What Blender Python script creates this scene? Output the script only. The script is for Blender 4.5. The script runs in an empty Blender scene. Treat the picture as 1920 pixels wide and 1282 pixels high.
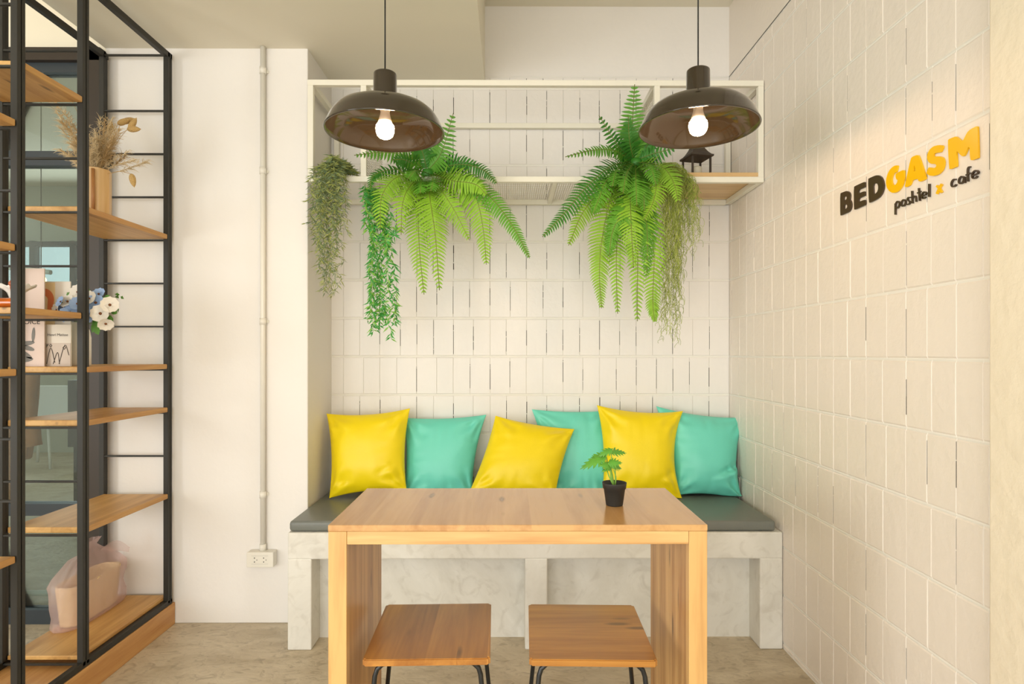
import bpy, bmesh, math, random
from mathutils import Vector, Matrix, noise
from mathutils.geometry import tessellate_polygon
PI = math.pi
random.seed(7)
S = bpy.context.scene
C = S.collection

# ------------------------------------------------------------------ camera
F = 1125.0; H = 1.137; YAW = math.radians(0.25)
cam_d = bpy.data.cameras.new('camera'); cam = bpy.data.objects.new('camera', cam_d); C.objects.link(cam)
cam_d.sensor_width = 36; cam_d.sensor_fit = 'HORIZONTAL'
cam_d.lens = F / 1920 * 36; cam_d.shift_y = 21 / 1920; cam_d.clip_start = 0.02
cam.location = (0, 0, H); cam.rotation_euler = (PI/2, 0, -YAW)
S.camera = cam
# ------------------------------------------------------------------ view, world, daylight
S.view_settings.view_transform = 'Standard'; S.view_settings.look = 'None'
S.view_settings.gamma = 1; S.view_settings.use_curve_mapping = False
S.view_settings.exposure = 0.66
w = bpy.data.worlds.new('world'); S.world = w; w.use_nodes = True
bg = w.node_tree.nodes['Background']; bg.inputs[0].default_value = (0.86, 0.93, 1, 1); bg.inputs[1].default_value = 1.0
def area(name, loc, rot, sx, sy, power, col):
    d = bpy.data.lights.new(name, 'AREA'); d.shape = 'RECTANGLE'; d.size = sx; d.size_y = sy
    d.energy = power; d.color = col
    o = bpy.data.objects.new(name, d); C.objects.link(o); o.location = loc; o.rotation_euler = rot
    return o
area('window_daylight', (-0.9, -2.45, 1.22), (PI/2+0.16, 0, 0), 3.4, 2.3, 66, (0.93, 0.97, 1.0))
area('far_window_daylight', (-5.0, 6.75, 2.0), (-PI/2, 0, 0), 3.0, 1.4, 26, (0.95, 0.99, 1))
area('side_window_daylight', (-3.9, -1.45, 1.4), (0, -PI/2, 0), 1.9, 1.7, 60, (0.93, 0.97, 1.0))

# ------------------------------------------------------------------ helpers
def ray(x, y):
    a = (x - 960) / F; b = -(y - 662) / F
    return Vector((a*math.cos(YAW) + math.sin(YAW), -a*math.sin(YAW) + math.cos(YAW), b))
def P(x, y, Y):
    d = ray(x, y); d *= Y / d.y
    return Vector((d.x, d.y, d.z + H))
def PXw(x, y, X):
    d = ray(x, y); d *= X / d.x
    return Vector((d.x, d.y, d.z + H))

def box(bm, a, b, mi=0, rot=None):
    x0, y0, z0 = a; x1, y1, z1 = b
    vs = [bm.verts.new(v) for v in ((x0,y0,z0),(x1,y0,z0),(x1,y1,z0),(x0,y1,z0),(x0,y0,z1),(x1,y0,z1),(x1,y1,z1),(x0,y1,z1))]
    for f in ((3,2,1,0),(4,5,6,7),(0,1,5,4),(1,2,6,5),(2,3,7,6),(3,0,4,7)):
        bm.faces.new([vs[i] for i in f]).material_index = mi
    return vs
def bbox(a, b, r=0.002, seg=2, bm=None):
    m = bmesh.new(); box(m, a, b)
    if r > 0: bmesh.ops.bevel(m, geom=m.edges[:], offset=r, segments=seg, affect='EDGES', profile=0.5)
    if bm is None: return m
    me = bpy.data.meshes.new('t'); m.to_mesh(me); m.free(); bm.from_mesh(me); bpy.data.meshes.remove(me)
    return bm
def frame_from(t):
    t = t.normalized(); up = Vector((0,0,1)) if abs(t.z) < 0.9 else Vector((1,0,0))
    s = t.cross(up).normalized(); return s, s.cross(t).normalized()
def tube(bm, pts, r, n=8, cap=True, mi=0):
    rings = []; pts = [Vector(p) for p in pts]; s0 = None
    for i, p in enumerate(pts):
        t = (pts[min(i+1, len(pts)-1)] - pts[max(i-1, 0)])
        if t.length < 1e-9: t = Vector((0,0,1))
        t.normalize()
        if s0 is None: s, u = frame_from(t)
        else:
            s = s0 - t * s0.dot(t)
            if s.length < 1e-6: s, u = frame_from(t)
            s.normalize(); u = s.cross(t).normalized()
        s0 = s
        rr = r[i] if isinstance(r, (list, tuple)) else r
        rings.append([bm.verts.new(p + s*math.cos(2*PI*k/n)*rr + u*math.sin(2*PI*k/n)*rr) for k in range(n)])
    for a, b in zip(rings, rings[1:]):
        for k in range(n):
            f = bm.faces.new((a[k], a[(k+1)%n], b[(k+1)%n], b[k])); f.smooth = True; f.material_index = mi
    if cap and n > 2:
        bm.faces.new(rings[0][::-1]).material_index = mi; bm.faces.new(rings[-1]).material_index = mi
def lathe(bm, prof, c, n=48, mi=0, smooth=True):
    rings = []
    for r, z in prof:
        if r < 1e-6: rings.append([bm.verts.new((c[0], c[1], c[2]+z))])
        else: rings.append([bm.verts.new((c[0]+r*math.cos(2*PI*k/n), c[1]+r*math.sin(2*PI*k/n), c[2]+z)) for k in range(n)])
    for a, b in zip(rings, rings[1:]):
        for k in range(n):
            k2 = (k+1) % n
            if len(a) == 1 and len(b) == 1: continue
            if len(a) == 1: f = bm.faces.new((a[0], b[k2], b[k]))
            elif len(b) == 1: f = bm.faces.new((a[k], a[k2], b[0]))
            else: f = bm.faces.new((a[k], a[k2], b[k2], b[k]))
            f.smooth = smooth; f.material_index = mi
def crom(pts, n):
    pts = [Vector(p) for p in pts]
    if len(pts) == 2: return [pts[0].lerp(pts[1], i/n) for i in range(n+1)]
    q = [pts[0]*2 - pts[1]] + pts + [pts[-1]*2 - pts[-2]]
    out = []; m = len(pts) - 1
    for i in range(n+1):
        t = i / n * m; k = min(int(t), m-1); u = t - k
        a, b, c, d = q[k:k+4]
        out.append(0.5*((2*b) + (c-a)*u + (2*a-5*b+4*c-d)*u*u + (3*b-a-3*c+d)*u**3))
    return out
def thing(name, label, cat, loc, group=None):
    o = bpy.data.objects.new(name, None); C.objects.link(o); o.location = loc; o.empty_display_size = 0.05
    o['label'] = label; o['category'] = cat
    if group: o['group'] = group
    return o
def origin_of(p):
    v = Vector((0,0,0))
    while p is not None: v += Vector(p.location); p = p.parent
    return v
def obj(name, bm, mats, parent=None, origin=None, recalc=True):
    if recalc: bmesh.ops.recalc_face_normals(bm, faces=bm.faces[:])
    org = Vector(origin) if origin is not None else (origin_of(parent) if parent else Vector((0,0,0)))
    bmesh.ops.translate(bm, verts=bm.verts[:], vec=-org)
    me = bpy.data.meshes.new(name); bm.to_mesh(me); bm.free()
    o = bpy.data.objects.new(name, me); C.objects.link(o)
    for m in (mats if isinstance(mats, (list, tuple)) else [mats]): me.materials.append(m)
    if parent: o.parent = parent
    o.location = org - (origin_of(parent) if parent else Vector((0,0,0)))
    return o
def tag(o, label, cat, group=None):
    o['label'] = label; o['category'] = cat
    if group: o['group'] = group
    return o
def struct(name, bm, mats, origin=None, **k):
    o = obj(name, bm, mats, None, origin, **k); o['kind'] = 'structure'; return o

# ------------------------------------------------------------------ materials
def lin(c):
    return tuple(((v/255)/12.92 if v/255 <= 0.04045 else ((v/255+0.055)/1.055)**2.4) for v in c) + (1,)
def mat(name, col, rough=0.5, metal=0, spec=0.5, bump=0, bscale=80, vary=0, vscale=6, emit=None, estr=0, coat=0, detail=4):
    m = bpy.data.materials.new(name); m.use_nodes = True; nt = m.node_tree; b = nt.nodes['Principled BSDF']
    c = lin(col) if max(col) > 1.5 else tuple(col) + (1,)
    b.inputs['Base Color'].default_value = c; b.inputs['Roughness'].default_value = rough
    b.inputs['Metallic'].default_value = metal; b.inputs['Specular IOR Level'].default_value = spec
    b.inputs['Coat Weight'].default_value = coat
    tc = nt.nodes.new('ShaderNodeTexCoord')
    if vary:
        n = nt.nodes.new('ShaderNodeTexNoise'); n.inputs['Scale'].default_value = vscale; n.inputs['Detail'].default_value = detail
        nt.links.new(tc.outputs['Object'], n.inputs['Vector'])
        mx = nt.nodes.new('ShaderNodeMix'); mx.data_type = 'RGBA'
        mx.inputs[6].default_value = tuple(v*(1-vary) for v in c[:3]) + (1,); mx.inputs[7].default_value = tuple(min(1, v*(1+vary)) for v in c[:3]) + (1,)
        nt.links.new(n.outputs['Fac'], mx.inputs[0]); nt.links.new(mx.outputs[2], b.inputs['Base Color'])
    if bump:
        n2 = nt.nodes.new('ShaderNodeTexNoise'); n2.inputs['Scale'].default_value = bscale; n2.inputs['Detail'].default_value = 5
        nt.links.new(tc.outputs['Object'], n2.inputs['Vector'])
        bp = nt.nodes.new('ShaderNodeBump'); bp.inputs['Strength'].default_value = bump; bp.inputs['Distance'].default_value = 0.01
        nt.links.new(n2.outputs['Fac'], bp.inputs['Height']); nt.links.new(bp.outputs[0], b.inputs['Normal'])
    if emit: b.inputs['Emission Color'].default_value = lin(emit); b.inputs['Emission Strength'].default_value = estr
    return m
def wood(name, c1, c2, grain='Y', plank='X', pw=0.06, rough=0.35, knots=True, coat=0.0, off=0.0):
    """boards running along `grain`, laid side by side along `plank`"""
    m = bpy.data.materials.new(name); m.use_nodes = True; nt = m.node_tree; N = nt.nodes; L = nt.links
    b = N['Principled BSDF']; b.inputs['Roughness'].default_value = rough; b.inputs['Coat Weight'].default_value = coat
    b.inputs['Coat Roughness'].default_value = 0.15
    tc = N.new('ShaderNodeTexCoord'); sp = N.new('ShaderNodeSeparateXYZ'); L.new(tc.outputs['Object'], sp.inputs[0])
    def M(op, a, bb=None, cc=None):
        n = N.new('ShaderNodeMath'); n.operation = op
        for i, v in enumerate((a, bb, cc)):
            if v is None: continue
            if isinstance(v, (int, float)): n.inputs[i].default_value = v
            else: L.new(v, n.inputs[i])
        return n.outputs[0]
    pi = M('FLOOR', M('DIVIDE', M('ADD', sp.outputs[plank], off + 7.0), pw))
    wn = N.new('ShaderNodeTexWhiteNoise'); wn.noise_dimensions = '1D'; L.new(pi, wn.inputs['W'])
    sh = M('MULTIPLY', wn.outputs['Value'], 9.0)
    cb = N.new('ShaderNodeCombineXYZ')
    for i, ax in enumerate('XYZ'):
        s = sp.outputs[ax]
        v = M('MULTIPLY', s, 1.6 if ax == grain else 22.0)
        v = M('ADD', v, sh)
        L.new(v, cb.inputs[i])
    n1 = N.new('ShaderNodeTexNoise'); n1.inputs['Scale'].default_value = 1.0; n1.inputs['Detail'].default_value = 6; n1.inputs['Distortion'].default_value = 0.9
    L.new(cb.outputs[0], n1.inputs['Vector'])
    n3 = N.new('ShaderNodeTexNoise'); n3.inputs['Scale'].default_value = 5.0; n3.inputs['Detail'].default_value = 3
    L.new(cb.outputs[0], n3.inputs['Vector'])
    fac = M('ADD', M('MULTIPLY', n1.outputs['Fac'], 0.75), M('MULTIPLY', n3.outputs['Fac'], 0.25))
    fac = M('ADD', fac, M('MULTIPLY', M('SUBTRACT', wn.outputs['Value'], 0.5), 0.22))
    r = N.new('ShaderNodeValToRGB'); r.color_ramp.elements[0].position = 0.30; r.color_ramp.elements[1].position = 0.66
    r.color_ramp.elements[0].color = lin(c2); r.color_ramp.elements[1].color = lin(c1)
    L.new(fac, r.inputs[0]); out = r.outputs[0]
    if knots:
        cb2 = N.new('ShaderNodeCombineXYZ')
        for i, ax in enumerate('XYZ'):
            L.new(M('ADD', M('MULTIPLY', sp.outputs[ax], 4.0 if ax == grain else 15.0), sh), cb2.inputs[i])
        v = N.new('ShaderNodeTexVoronoi'); v.inputs['Scale'].default_value = 1.0; L.new(cb2.outputs[0], v.inputs['Vector'])
        k = N.new('ShaderNodeMapRange'); k.inputs['From Min'].default_value = 0.07; k.inputs['From Max'].default_value = 0.16
        k.inputs['To Min'].default_value = 0.75; k.inputs['To Max'].default_value = 0.0
        L.new(v.outputs['Distance'], k.inputs['Value'])
        wc = N.new('ShaderNodeSeparateColor'); L.new(v.outputs['Color'], wc.inputs[0])
        kk = M('MULTIPLY', k.outputs[0], M('GREATER_THAN', wc.outputs[0], 0.55))
        mx = N.new('ShaderNodeMix'); mx.data_type = 'RGBA'; L.new(kk, mx.inputs[0]); L.new(out, mx.inputs[6])
        mx.inputs[7].default_value = tuple(q*0.35 for q in lin(c2)[:3]) + (1,); out = mx.outputs[2]
    L.new(out, b.inputs['Base Color'])
    bp = N.new('ShaderNodeBump'); bp.inputs['Strength'].default_value = 0.12; bp.inputs['Distance'].default_value = 0.002
    L.new(n1.outputs['Fac'], bp.inputs['Height']); L.new(bp.outputs[0], b.inputs['Normal'])
    return m
def concrete(name, c1, c2, c3, sc=3.0, rough=0.55, bump=0.25, stretch=(1,1,1), rot=0.0, patch=0.5):
    m = bpy.data.materials.new(name); m.use_nodes = True; nt = m.node_tree; N = nt.nodes; L = nt.links
    b = N['Principled BSDF']; b.inputs['Roughness'].default_value = rough
    tc = N.new('ShaderNodeTexCoord'); mp = N.new('ShaderNodeMapping'); L.new(tc.outputs['Object'], mp.inputs[0])
    mp.inputs['Scale'].default_value = stretch; mp.inputs['Rotation'].default_value = (0, 0, rot)
    n1 = N.new('ShaderNodeTexNoise'); n1.inputs['Scale'].default_value = sc; n1.inputs['Detail'].default_value = 9; n1.inputs['Roughness'].default_value = 0.62; n1.inputs['Distortion'].default_value = 1.4
    n2 = N.new('ShaderNodeTexNoise'); n2.inputs['Scale'].default_value = sc*5; n2.inputs['Detail'].default_value = 8; n2.inputs['Distortion'].default_value = 2.0
    for n in (n1, n2): L.new(mp.outputs[0], n.inputs['Vector'])
    r = N.new('ShaderNodeValToRGB'); e = r.color_ramp.elements; e[0].position = 0.34; e[1].position = 0.62
    e[0].color = lin(c2); e[1].color = lin(c1); L.new(n1.outputs['Fac'], r.inputs[0])
    r2 = N.new('ShaderNodeValToRGB'); e = r2.color_ramp.elements; e[0].position = 0.30; e[1].position = 0.47
    e[0].color = (patch,)*3 + (1,); e[1].color = (0,0,0,1); L.new(n2.outputs['Fac'], r2.inputs[0])
    mx = N.new('ShaderNodeMix'); mx.data_type = 'RGBA'; L.new(r2.outputs[0], mx.inputs[0]); L.new(r.outputs[0], mx.inputs[6]); mx.inputs[7].default_value = lin(c3)
    L.new(mx.outputs[2], b.inputs['Base Color'])
    bp = N.new('ShaderNodeBump'); bp.inputs['Strength'].default_value = bump; bp.inputs['Distance'].default_value = 0.01
    L.new(n2.outputs['Fac'], bp.inputs['Height']); L.new(bp.outputs[0], b.inputs['Normal'])
    return m
def glass(name, tint):
    m = bpy.data.materials.new(name); m.use_nodes = True; nt = m.node_tree; N = nt.nodes; L = nt.links
    N.remove(N['Principled BSDF']); out = N['Material Output']
    t = N.new('ShaderNodeBsdfTransparent'); t.inputs[0].default_value = tint + (1,)
    g = N.new('ShaderNodeBsdfGlossy'); g.inputs['Roughness'].default_value = 0.02
    fr = N.new('ShaderNodeFresnel'); fr.inputs['IOR'].default_value = 1.5
    mx = N.new('ShaderNodeMixShader'); L.new(fr.outputs[0], mx.inputs[0]); L.new(t.outputs[0], mx.inputs[1]); L.new(g.outputs[0], mx.inputs[2]); L.new(mx.outputs[0], out.inputs[0])
    return m
def film(name, col, op):
    m = bpy.data.materials.new(name); m.use_nodes = True; nt = m.node_tree; N = nt.nodes; L = nt.links
    b = N['Principled BSDF']; b.inputs['Base Color'].default_value = lin(col); b.inputs['Roughness'].default_value = 0.3
    t = N.new('ShaderNodeBsdfTransparent'); t.inputs[0].default_value = (1.0, 0.95, 0.95, 1)
    mx = N.new('ShaderNodeMixShader'); mx.inputs[0].default_value = op
    L.new(t.outputs[0], mx.inputs[1]); L.new(b.outputs[0], mx.inputs[2]); L.new(mx.outputs[0], N['Material Output'].inputs[0])
    return m

WALLC = (238, 233, 226)
m_wall = mat('white_plaster', WALLC, 0.6, bump=0.12, bscale=25, vary=0.02, vscale=2)
m_block = mat('white_painted_block', WALLC, 0.42, bump=0.16, bscale=38, vary=0.02, vscale=5)
m_rblock = mat('cream_painted_block', (238, 228, 215), 0.4, bump=0.22, bscale=42, vary=0.02, vscale=5)
m_groove = mat('painted_joint', (238, 234, 224), 0.5)
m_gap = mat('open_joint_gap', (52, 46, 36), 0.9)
m_ceil = mat('cream_ceiling_paint', (232, 225, 206), 0.7, bump=0.05, bscale=18)
m_floor = concrete('polished_concrete', (210, 196, 170), (184, 168, 140), (134, 118, 94), 4.2, 0.42, 0.30, (0.75, 1.35, 1), math.radians(38), 0.5)
m_bench = concrete('whitewashed_concrete', (232, 229, 219), (214, 210, 198), (176, 168, 152), 2.2, 0.6, 0.10, (1,1,1), 0, 0.30)
m_table = wood('table_wood', (208, 162, 104), (182, 132, 78), 'Y', 'X', 0.095, 0.22, True, 0.35)
m_table_x = wood('table_rail_wood', (226, 184, 122), (186, 132, 74), 'X', 'Z', 0.03, 0.35, True)
m_table_z = wood('table_leg_wood', (220, 174, 110), (176, 122, 68), 'Z', 'Y', 0.06, 0.35, True)
m_stool_y = wood('stool_wood_lengthwise', (198, 138, 62), (156, 98, 36), 'Y', 'X', 0.07, 0.3, True, 0.2)
m_stool_x = wood('stool_wood_crosswise', (202, 144, 66), (160, 102, 38), 'X', 'Y', 0.06, 0.3, True, 0.2)
m_shelf = wood('shelf_wood', (216, 170, 102), (176, 124, 62), 'Y', 'X', 0.09, 0.45, True, 0.0)
m_plinth = wood('plinth_wood', (216, 166, 104), (184, 128, 70), 'Y', 'Z', 0.2, 0.45, True)
m_vase = wood('vase_wood', (236, 204, 154), (216, 172, 112), 'Z', 'X', 0.04, 0.45, False)
m_black = mat('black_steel', (44, 42, 36), 0.5, spec=0.4)
m_rod = mat('black_rod', (30, 32, 32), 0.35)
m_white_steel = mat('white_painted_steel', (238, 233, 216), 0.45)
m_enamel = mat('brown_enamel', (46, 37, 25), 0.12, coat=0.5)
m_cord = mat('black_cord', (25, 22, 18), 0.6)
m_yellow = mat('yellow_leatherette', (245, 218, 8), 0.42, bump=0.05, bscale=220)
m_teal = mat('teal_leatherette', (112, 216, 194), 0.42, bump=0.05, bscale=220)
m_pad = mat('grey_vinyl', (116, 119, 112), 0.38, bump=0.06, bscale=160)
m_pot = mat('matte_black_plastic', (44, 44, 42), 0.55)
m_soil = mat('potting_soil', (32, 26, 20), 0.95, bump=0.8, bscale=200)
m_pvc = mat('white_pvc', (236, 231, 218), 0.35)
m_hole = mat('socket_hole', (25, 25, 25), 0.8)
m_bulb = mat('frosted_bulb', (255, 250, 240), 0.4, emit=(255, 212, 168), estr=68)
m_bulb_base = mat('bulb_collar', (235, 225, 210), 0.4)
m_brown_letter = mat('dark_brown_acrylic', (70, 54, 40), 0.2)
m_yellow_letter = mat('yellow_acrylic', (246, 190, 10), 0.22)
m_bronze = mat('bronze_aluminium', (52, 42, 32), 0.45, metal=0.1)
m_navy = mat('dark_grey_frame', (46, 54, 60), 0.45)
m_glass = glass('tinted_glass', (0.78, 0.85, 0.83))
m_mesh = mat('white_wire', (222, 216, 196), 0.5)
m_fern = [mat('fern_green_dark', (56, 122, 34), 0.5, vary=0.3, vscale=14), mat('fern_green', (88, 148, 38), 0.5, vary=0.28, vscale=12), mat('fern_green_light', (130, 176, 46), 0.5, vary=0.25, vscale=10)]
m_rachis = mat('fern_stalk', (112, 116, 46), 0.6)
m_grey_leaf = [mat('olive_leaf', (142, 150, 78), 0.6, vary=0.3, vscale=30), mat('grey_green_leaf', (104, 124, 84), 0.6, vary=0.3, vscale=30)]
m_green_leaf = [mat('bright_leaf', (58, 152, 54), 0.5, vary=0.3, vscale=30), mat('lime_leaf', (122, 178, 62), 0.5, vary=0.3, vscale=30)]
m_moss = [mat('moss_strand', (172, 186, 84), 0.7, vary=0.3, vscale=30), mat('moss_strand_dark', (140, 156, 64), 0.7, vary=0.3, vscale=30)]

# ------------------------------------------------------------------ the room
XR, XL, XN = 1.053, -0.865, -0.85
YB, YW = 2.87, 2.533
ZS, ZH, ZB = 2.42, 2.795, 2.46
bm = bmesh.new(); box(bm, (-8.5, -3, -0.1), (1.6, 7.2, 0)); struct('floor', bm, m_floor)

# block walls: faces with sunk joints, plus the open dark gaps that run down some joints
def blockwall(bm, org, U, V, Nn, u0, u1, v0, v1, rows, main, per=0.35, offs=(0, 0.096, 0.175, 0.254), gv=0.0015, gh=0.0075, dep=0.0022, crack=0.5, seed=3, cw=0.0027):
    rnd = random.Random(seed)
    def pt(u, v, d): return org + U*u + V*v + Nn*d
    rr = [v0] + [r for r in rows if v0 + 0.01 < r < v1 - 0.01] + [v1]
    for ri, (a, b) in enumerate(zip(rr, rr[1:])):
        par = (round((a - rows[0]) / 0.183)) % 2
        us = set()
        k0 = int((u0 - main)/per) - 2
        for k in range(k0, k0 + int((u1-u0)/per) + 6):
            for i, o in enumerate(offs):
                u = main + (k + 0.5*par)*per + o + rnd.uniform(-0.0015, 0.0015)
                if u0 + 0.02 < u < u1 - 0.02: us.add((u, i))
        us = [(u0, 9)] + sorted(us) + [(u1, 9)]
        for (ua, ia), (ub, ib) in zip(us, us[1:]):
            jit = rnd.uniform(-0.0006, 0.0006)
            o4 = [(ua, a), (ub, a), (ub, b), (ua, b)]
            i4 = [(ua+gv, a+gh), (ub-gv, a+gh), (ub-gv, b-gh), (ua+gv, b-gh)]
            j4 = [(ua+gv*.45, a+gh*.5), (ub-gv*.45, a+gh*.5), (ub-gv*.45, b-gh*.5), (ua+gv*.45, b-gh*.5)]
            O = [bm.verts.new(pt(u, v, -dep*0.55)) for u, v in o4]
            J = [bm.verts.new(pt(u, v, -dep)) for u, v in j4]
            I = [bm.verts.new(pt(u, v, jit)) for u, v in i4]
            bm.faces.new(I)
            for k in range(4):
                f = bm.faces.new((O[k], O[(k+1)%4], J[(k+1)%4], J[k])); f.material_index = 1
                f = bm.faces.new((J[k], J[(k+1)%4], I[(k+1)%4], I[k])); f.material_index = 0
        for (u, i) in us[1:-1]:
            pr = crack(u, (a+b)/2, i)
            if rnd.random() < pr:
                hgt = b - a; s = a + gh + rnd.uniform(0.0, 0.32)*hgt; e = b - gh - rnd.uniform(0.0, 0.3)*hgt
                wq = cw * rnd.uniform(0.55, 1.0) * (1.45 if i == 0 else 1)
                q = s
                while q < e:
                    q2 = min(e, q + rnd.uniform(0.02, 0.11))
                    ww = wq * rnd.uniform(0.6, 1.1)
                    f = bm.faces.new([bm.verts.new(pt(uu, vv, 0.0002 - dep*0.25)) for uu, vv in ((u-ww/2, q), (u+ww/2, q), (u+ww/2, q2), (u-ww/2, q2))]); f.material_index = 2
                    q = q2 + (rnd.uniform(0.002, 0.006) if rnd.random() < 0.5 else 0)
rows = [0.938 + 0.183*k for k in range(-5, 9)]
bm = bmesh.new()
blockwall(bm, Vector((0, YB, 0)), Vector((1,0,0)), Vector((0,0,1)), Vector((0,-1,0)), XL, XR, 0.40, ZB, rows, 0.082,
          crack=lambda u, v, i: (0.12 if u < -0.70 else 0.85) * (0.75 if i else 1.0))
for z0, z1 in ((-0.0, 0.40), (ZB, ZH)):
    f = bm.faces.new([bm.verts.new(v) for v in ((XL, YB, z0), (XR, YB, z0), (XR, YB, z1), (XL, YB, z1))]); 
box(bm, (XL-.3, YB+0.004, 0), (XR+.3, YB+.12, ZH+.1))
struct('wall_back', bm, [m_block, m_groove, m_gap], recalc=False)
bm = bmesh.new()
blockwall(bm, Vector((XR, 0, 0)), Vector((0,1,0)), Vector((0,0,1)), Vector((-1,0,0)), 1.2, YB, 0, ZB, rows, 1.767, per=0.357, offs=(0, 0.098, 0.179, 0.260),
          crack=lambda u, v, i: (0.45 if u < 1.8 else 0.12) * (1 if i in (0, 1) else 0.4), seed=5, cw=0.0018, gv=0.0020)
bm.faces.new([bm.verts.new(v) for v in ((XR, YB, ZB+.003), (XR, -2.6, ZB+.003), (XR, -2.6, ZH), (XR, YB, ZH))])
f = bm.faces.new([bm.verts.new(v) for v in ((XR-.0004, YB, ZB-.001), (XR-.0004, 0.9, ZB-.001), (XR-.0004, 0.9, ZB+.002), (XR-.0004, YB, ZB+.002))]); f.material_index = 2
box(bm, (XR+0.004, -2.6, 0), (XR+.15, YB+.1, ZH+.1))
struct('wall_right', bm, [m_rblock, m_groove, m_gap], recalc=False)
bm = bbox((1.012, -2.6, 0), (XR+.06, 1.262, ZH), 0.004); struct('trim_1', bm, mat('pillar_plaster', (234, 222, 198), 0.55, bump=0.35, bscale=30))
# plastered wall left of the bench niche, and the niche side
bm = bbox((-1.70, YW, 0), (XN, YB+.1, ZS+.02), 0.004)
struct('wall_left', bm, m_wall)
# wall over the glazing, room beyond
bm = bmesh.new(); box(bm, (-8.5, 2.55, 2.41), (-1.70, 2.67, 3.1)); struct('wall_above_window', bm, mat('bright_cream_paint', (243, 234, 212), 0.6))
# ceilings
bm = bmesh.new(); box(bm, (-1.70, -2.6, ZS), (-0.117, YB+.1, ZS+.7)); struct('ceiling', bm, m_ceil)
bm = bmesh.new(); box(bm, (-0.117, -2.6, ZH), (XR+.1, YB+.1, ZH+.3)); struct('ceiling', bm, m_ceil)
bm = bmesh.new(); box(bm, (-8.5, -2.6, 3.05), (-1.70, 7.2, 3.2)); struct('ceiling', bm, m_ceil)
# behind and beside the camera
bm = bmesh.new(); box(bm, (-4.3, -2.75, 0), (XR+.2, -2.6, 3.2)); struct('wall_front', bm, m_wall)
bm = bmesh.new(); box(bm, (-4.3, -2.6, 0), (-4.15, 2.67, 3.2)); struct('wall_side', bm, m_wall)
# room beyond the glazing
m_far = mat('sage_wall_paint', (178, 180, 164), 0.7)
bm = bmesh.new(); FY = 6.9
fx0, fx1, fz0, fz1 = -5.9, -4.55, 1.45, 2.42
box(bm, (-8.5, FY, 0), (fx0, FY+.12, 3.1)); box(bm, (fx1, FY, 0), (-1.70, FY+.12, 3.1)); box(bm, (fx0, FY, 0), (fx1, FY+.12, fz0)); box(bm, (fx0, FY, fz1), (fx1, FY+.12, 3.1))
struct('wall_far', bm, m_far)
bm = bmesh.new(); box(bm, (-1.85, 2.97, 0), (-1.70, FY, 3.1)); struct('wall_far_right', bm, m_far)
bm = bmesh.new(); box(bm, (-8.5, 2.67, 0), (-8.4, FY, 3.1)); struct('wall_far_left', bm, m_far)
bm = bmesh.new()
for x in (fx0, fx0+.42, fx0+.88, fx1-.06): box(bm, (x, FY-.03, fz0), (x+.06, FY+.05, fz1))
for z in (fz0, 1.78, fz1-.06): box(bm, (fx0, FY-.03, z), (fx1, FY+.05, z+.05))
win2 = struct('window_2', bm, m_navy)
bm = bmesh.new(); box(bm, (fx0, FY+.01, fz0), (fx1, FY+.016, fz1)); obj('pane', bm, m_glass, win2)
# tiled roof and power lines outside
bm = bmesh.new()
for k in range(14):
    y = 9.0 + 0.22*k; z = 1.2 + 0.085*k
    box(bm, (-9.5, y, z), (-5.0, y+.26, z+.035))
tag(obj('neighbouring_roof', bm, mat('grey_roof_tile', (150, 152, 152), 0.7, vary=0.4, vscale=25), origin=(-7, 9, 1.2)), 'grey tiled roof seen through the far window', 'roof')

# glazing: bronze frame with a transom, dark inner frames, panes
bm = bmesh.new()
gx0, gx1 = -4.15, -1.702
box(bm, (gx0, 2.50, 2.355), (gx1, 2.60, 2.408)); box(bm, (gx1-.045, 2.50, 0), (gx1, 2.60, 2.408))
win = struct('window_1', bm, m_bronze)
bm = bmesh.new()
for z0, z1 in ((2.315, 2.355), (1.925, 1.985), (0.455, 0.505), (0, 0.06)): box(bm, (gx0, 2.525, z0), (gx1-.045, 2.575, z1))
for x in (gx1-.075, -3.0): box(bm, (x, 2.527, 0.0), (x+.03, 2.573, 2.355))
obj('window_frame', bm, m_navy, win)
for z0, z1 in ((1.985, 2.315), (0.505, 1.925), (0.06, 0.455)):
    for x0, x1 in ((-2.97, gx1-.075), (gx0, -3.0)):
        bm = bmesh.new(); box(bm, (x0, 2.548, z0), (x1, 2.552, z1)); obj('pane', bm, m_glass, win)

# ------------------------------------------------------------------ concrete bench + pad
t = thing('built_in_bench', 'whitewashed concrete bench with open recesses filling the wall niche', 'bench', (0.1, 2.55, 0))
bm = bmesh.new()
YF = 2.30
bbox((XN, YF, 0.347), (XR-.002, YB-.002, 0.45), 0.006, 2, bm); obj('seat_slab', bm, m_bench, t)
bm = bmesh.new(); box(bm, (XN+.001, 2.405, 0), (XR-.003, YB-.003, 0.35)); obj('recess_panel', bm, m_bench, t)
for x0, x1 in ((XN, -0.758), (0.060, 0.146), (0.963, XR-.002)):
    bm = bbox((x0, YF+.0005, 0), (x1, 2.41, 0.35), 0.005); obj('pier', bm, m_bench, t)
bm = bmesh.new(); bbox((XN+.004, YF+.006, 0.4515), (XR-.026, 2.86, 0.492), 0.012, 4, bm)
for f in bm.faces: f.smooth = True
for v in bm.verts:
    n_ = noise.noise(Vector((v.co.x*4, v.co.y*4, 0)))
    if v.co.z > 0.47: v.co.z += 0.002*n_
tag(obj('bench_pad', bm, m_pad, origin=(0.1, 2.58, 0.45)), 'long dark grey vinyl pad lying on the concrete bench', 'seat pad')

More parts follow.
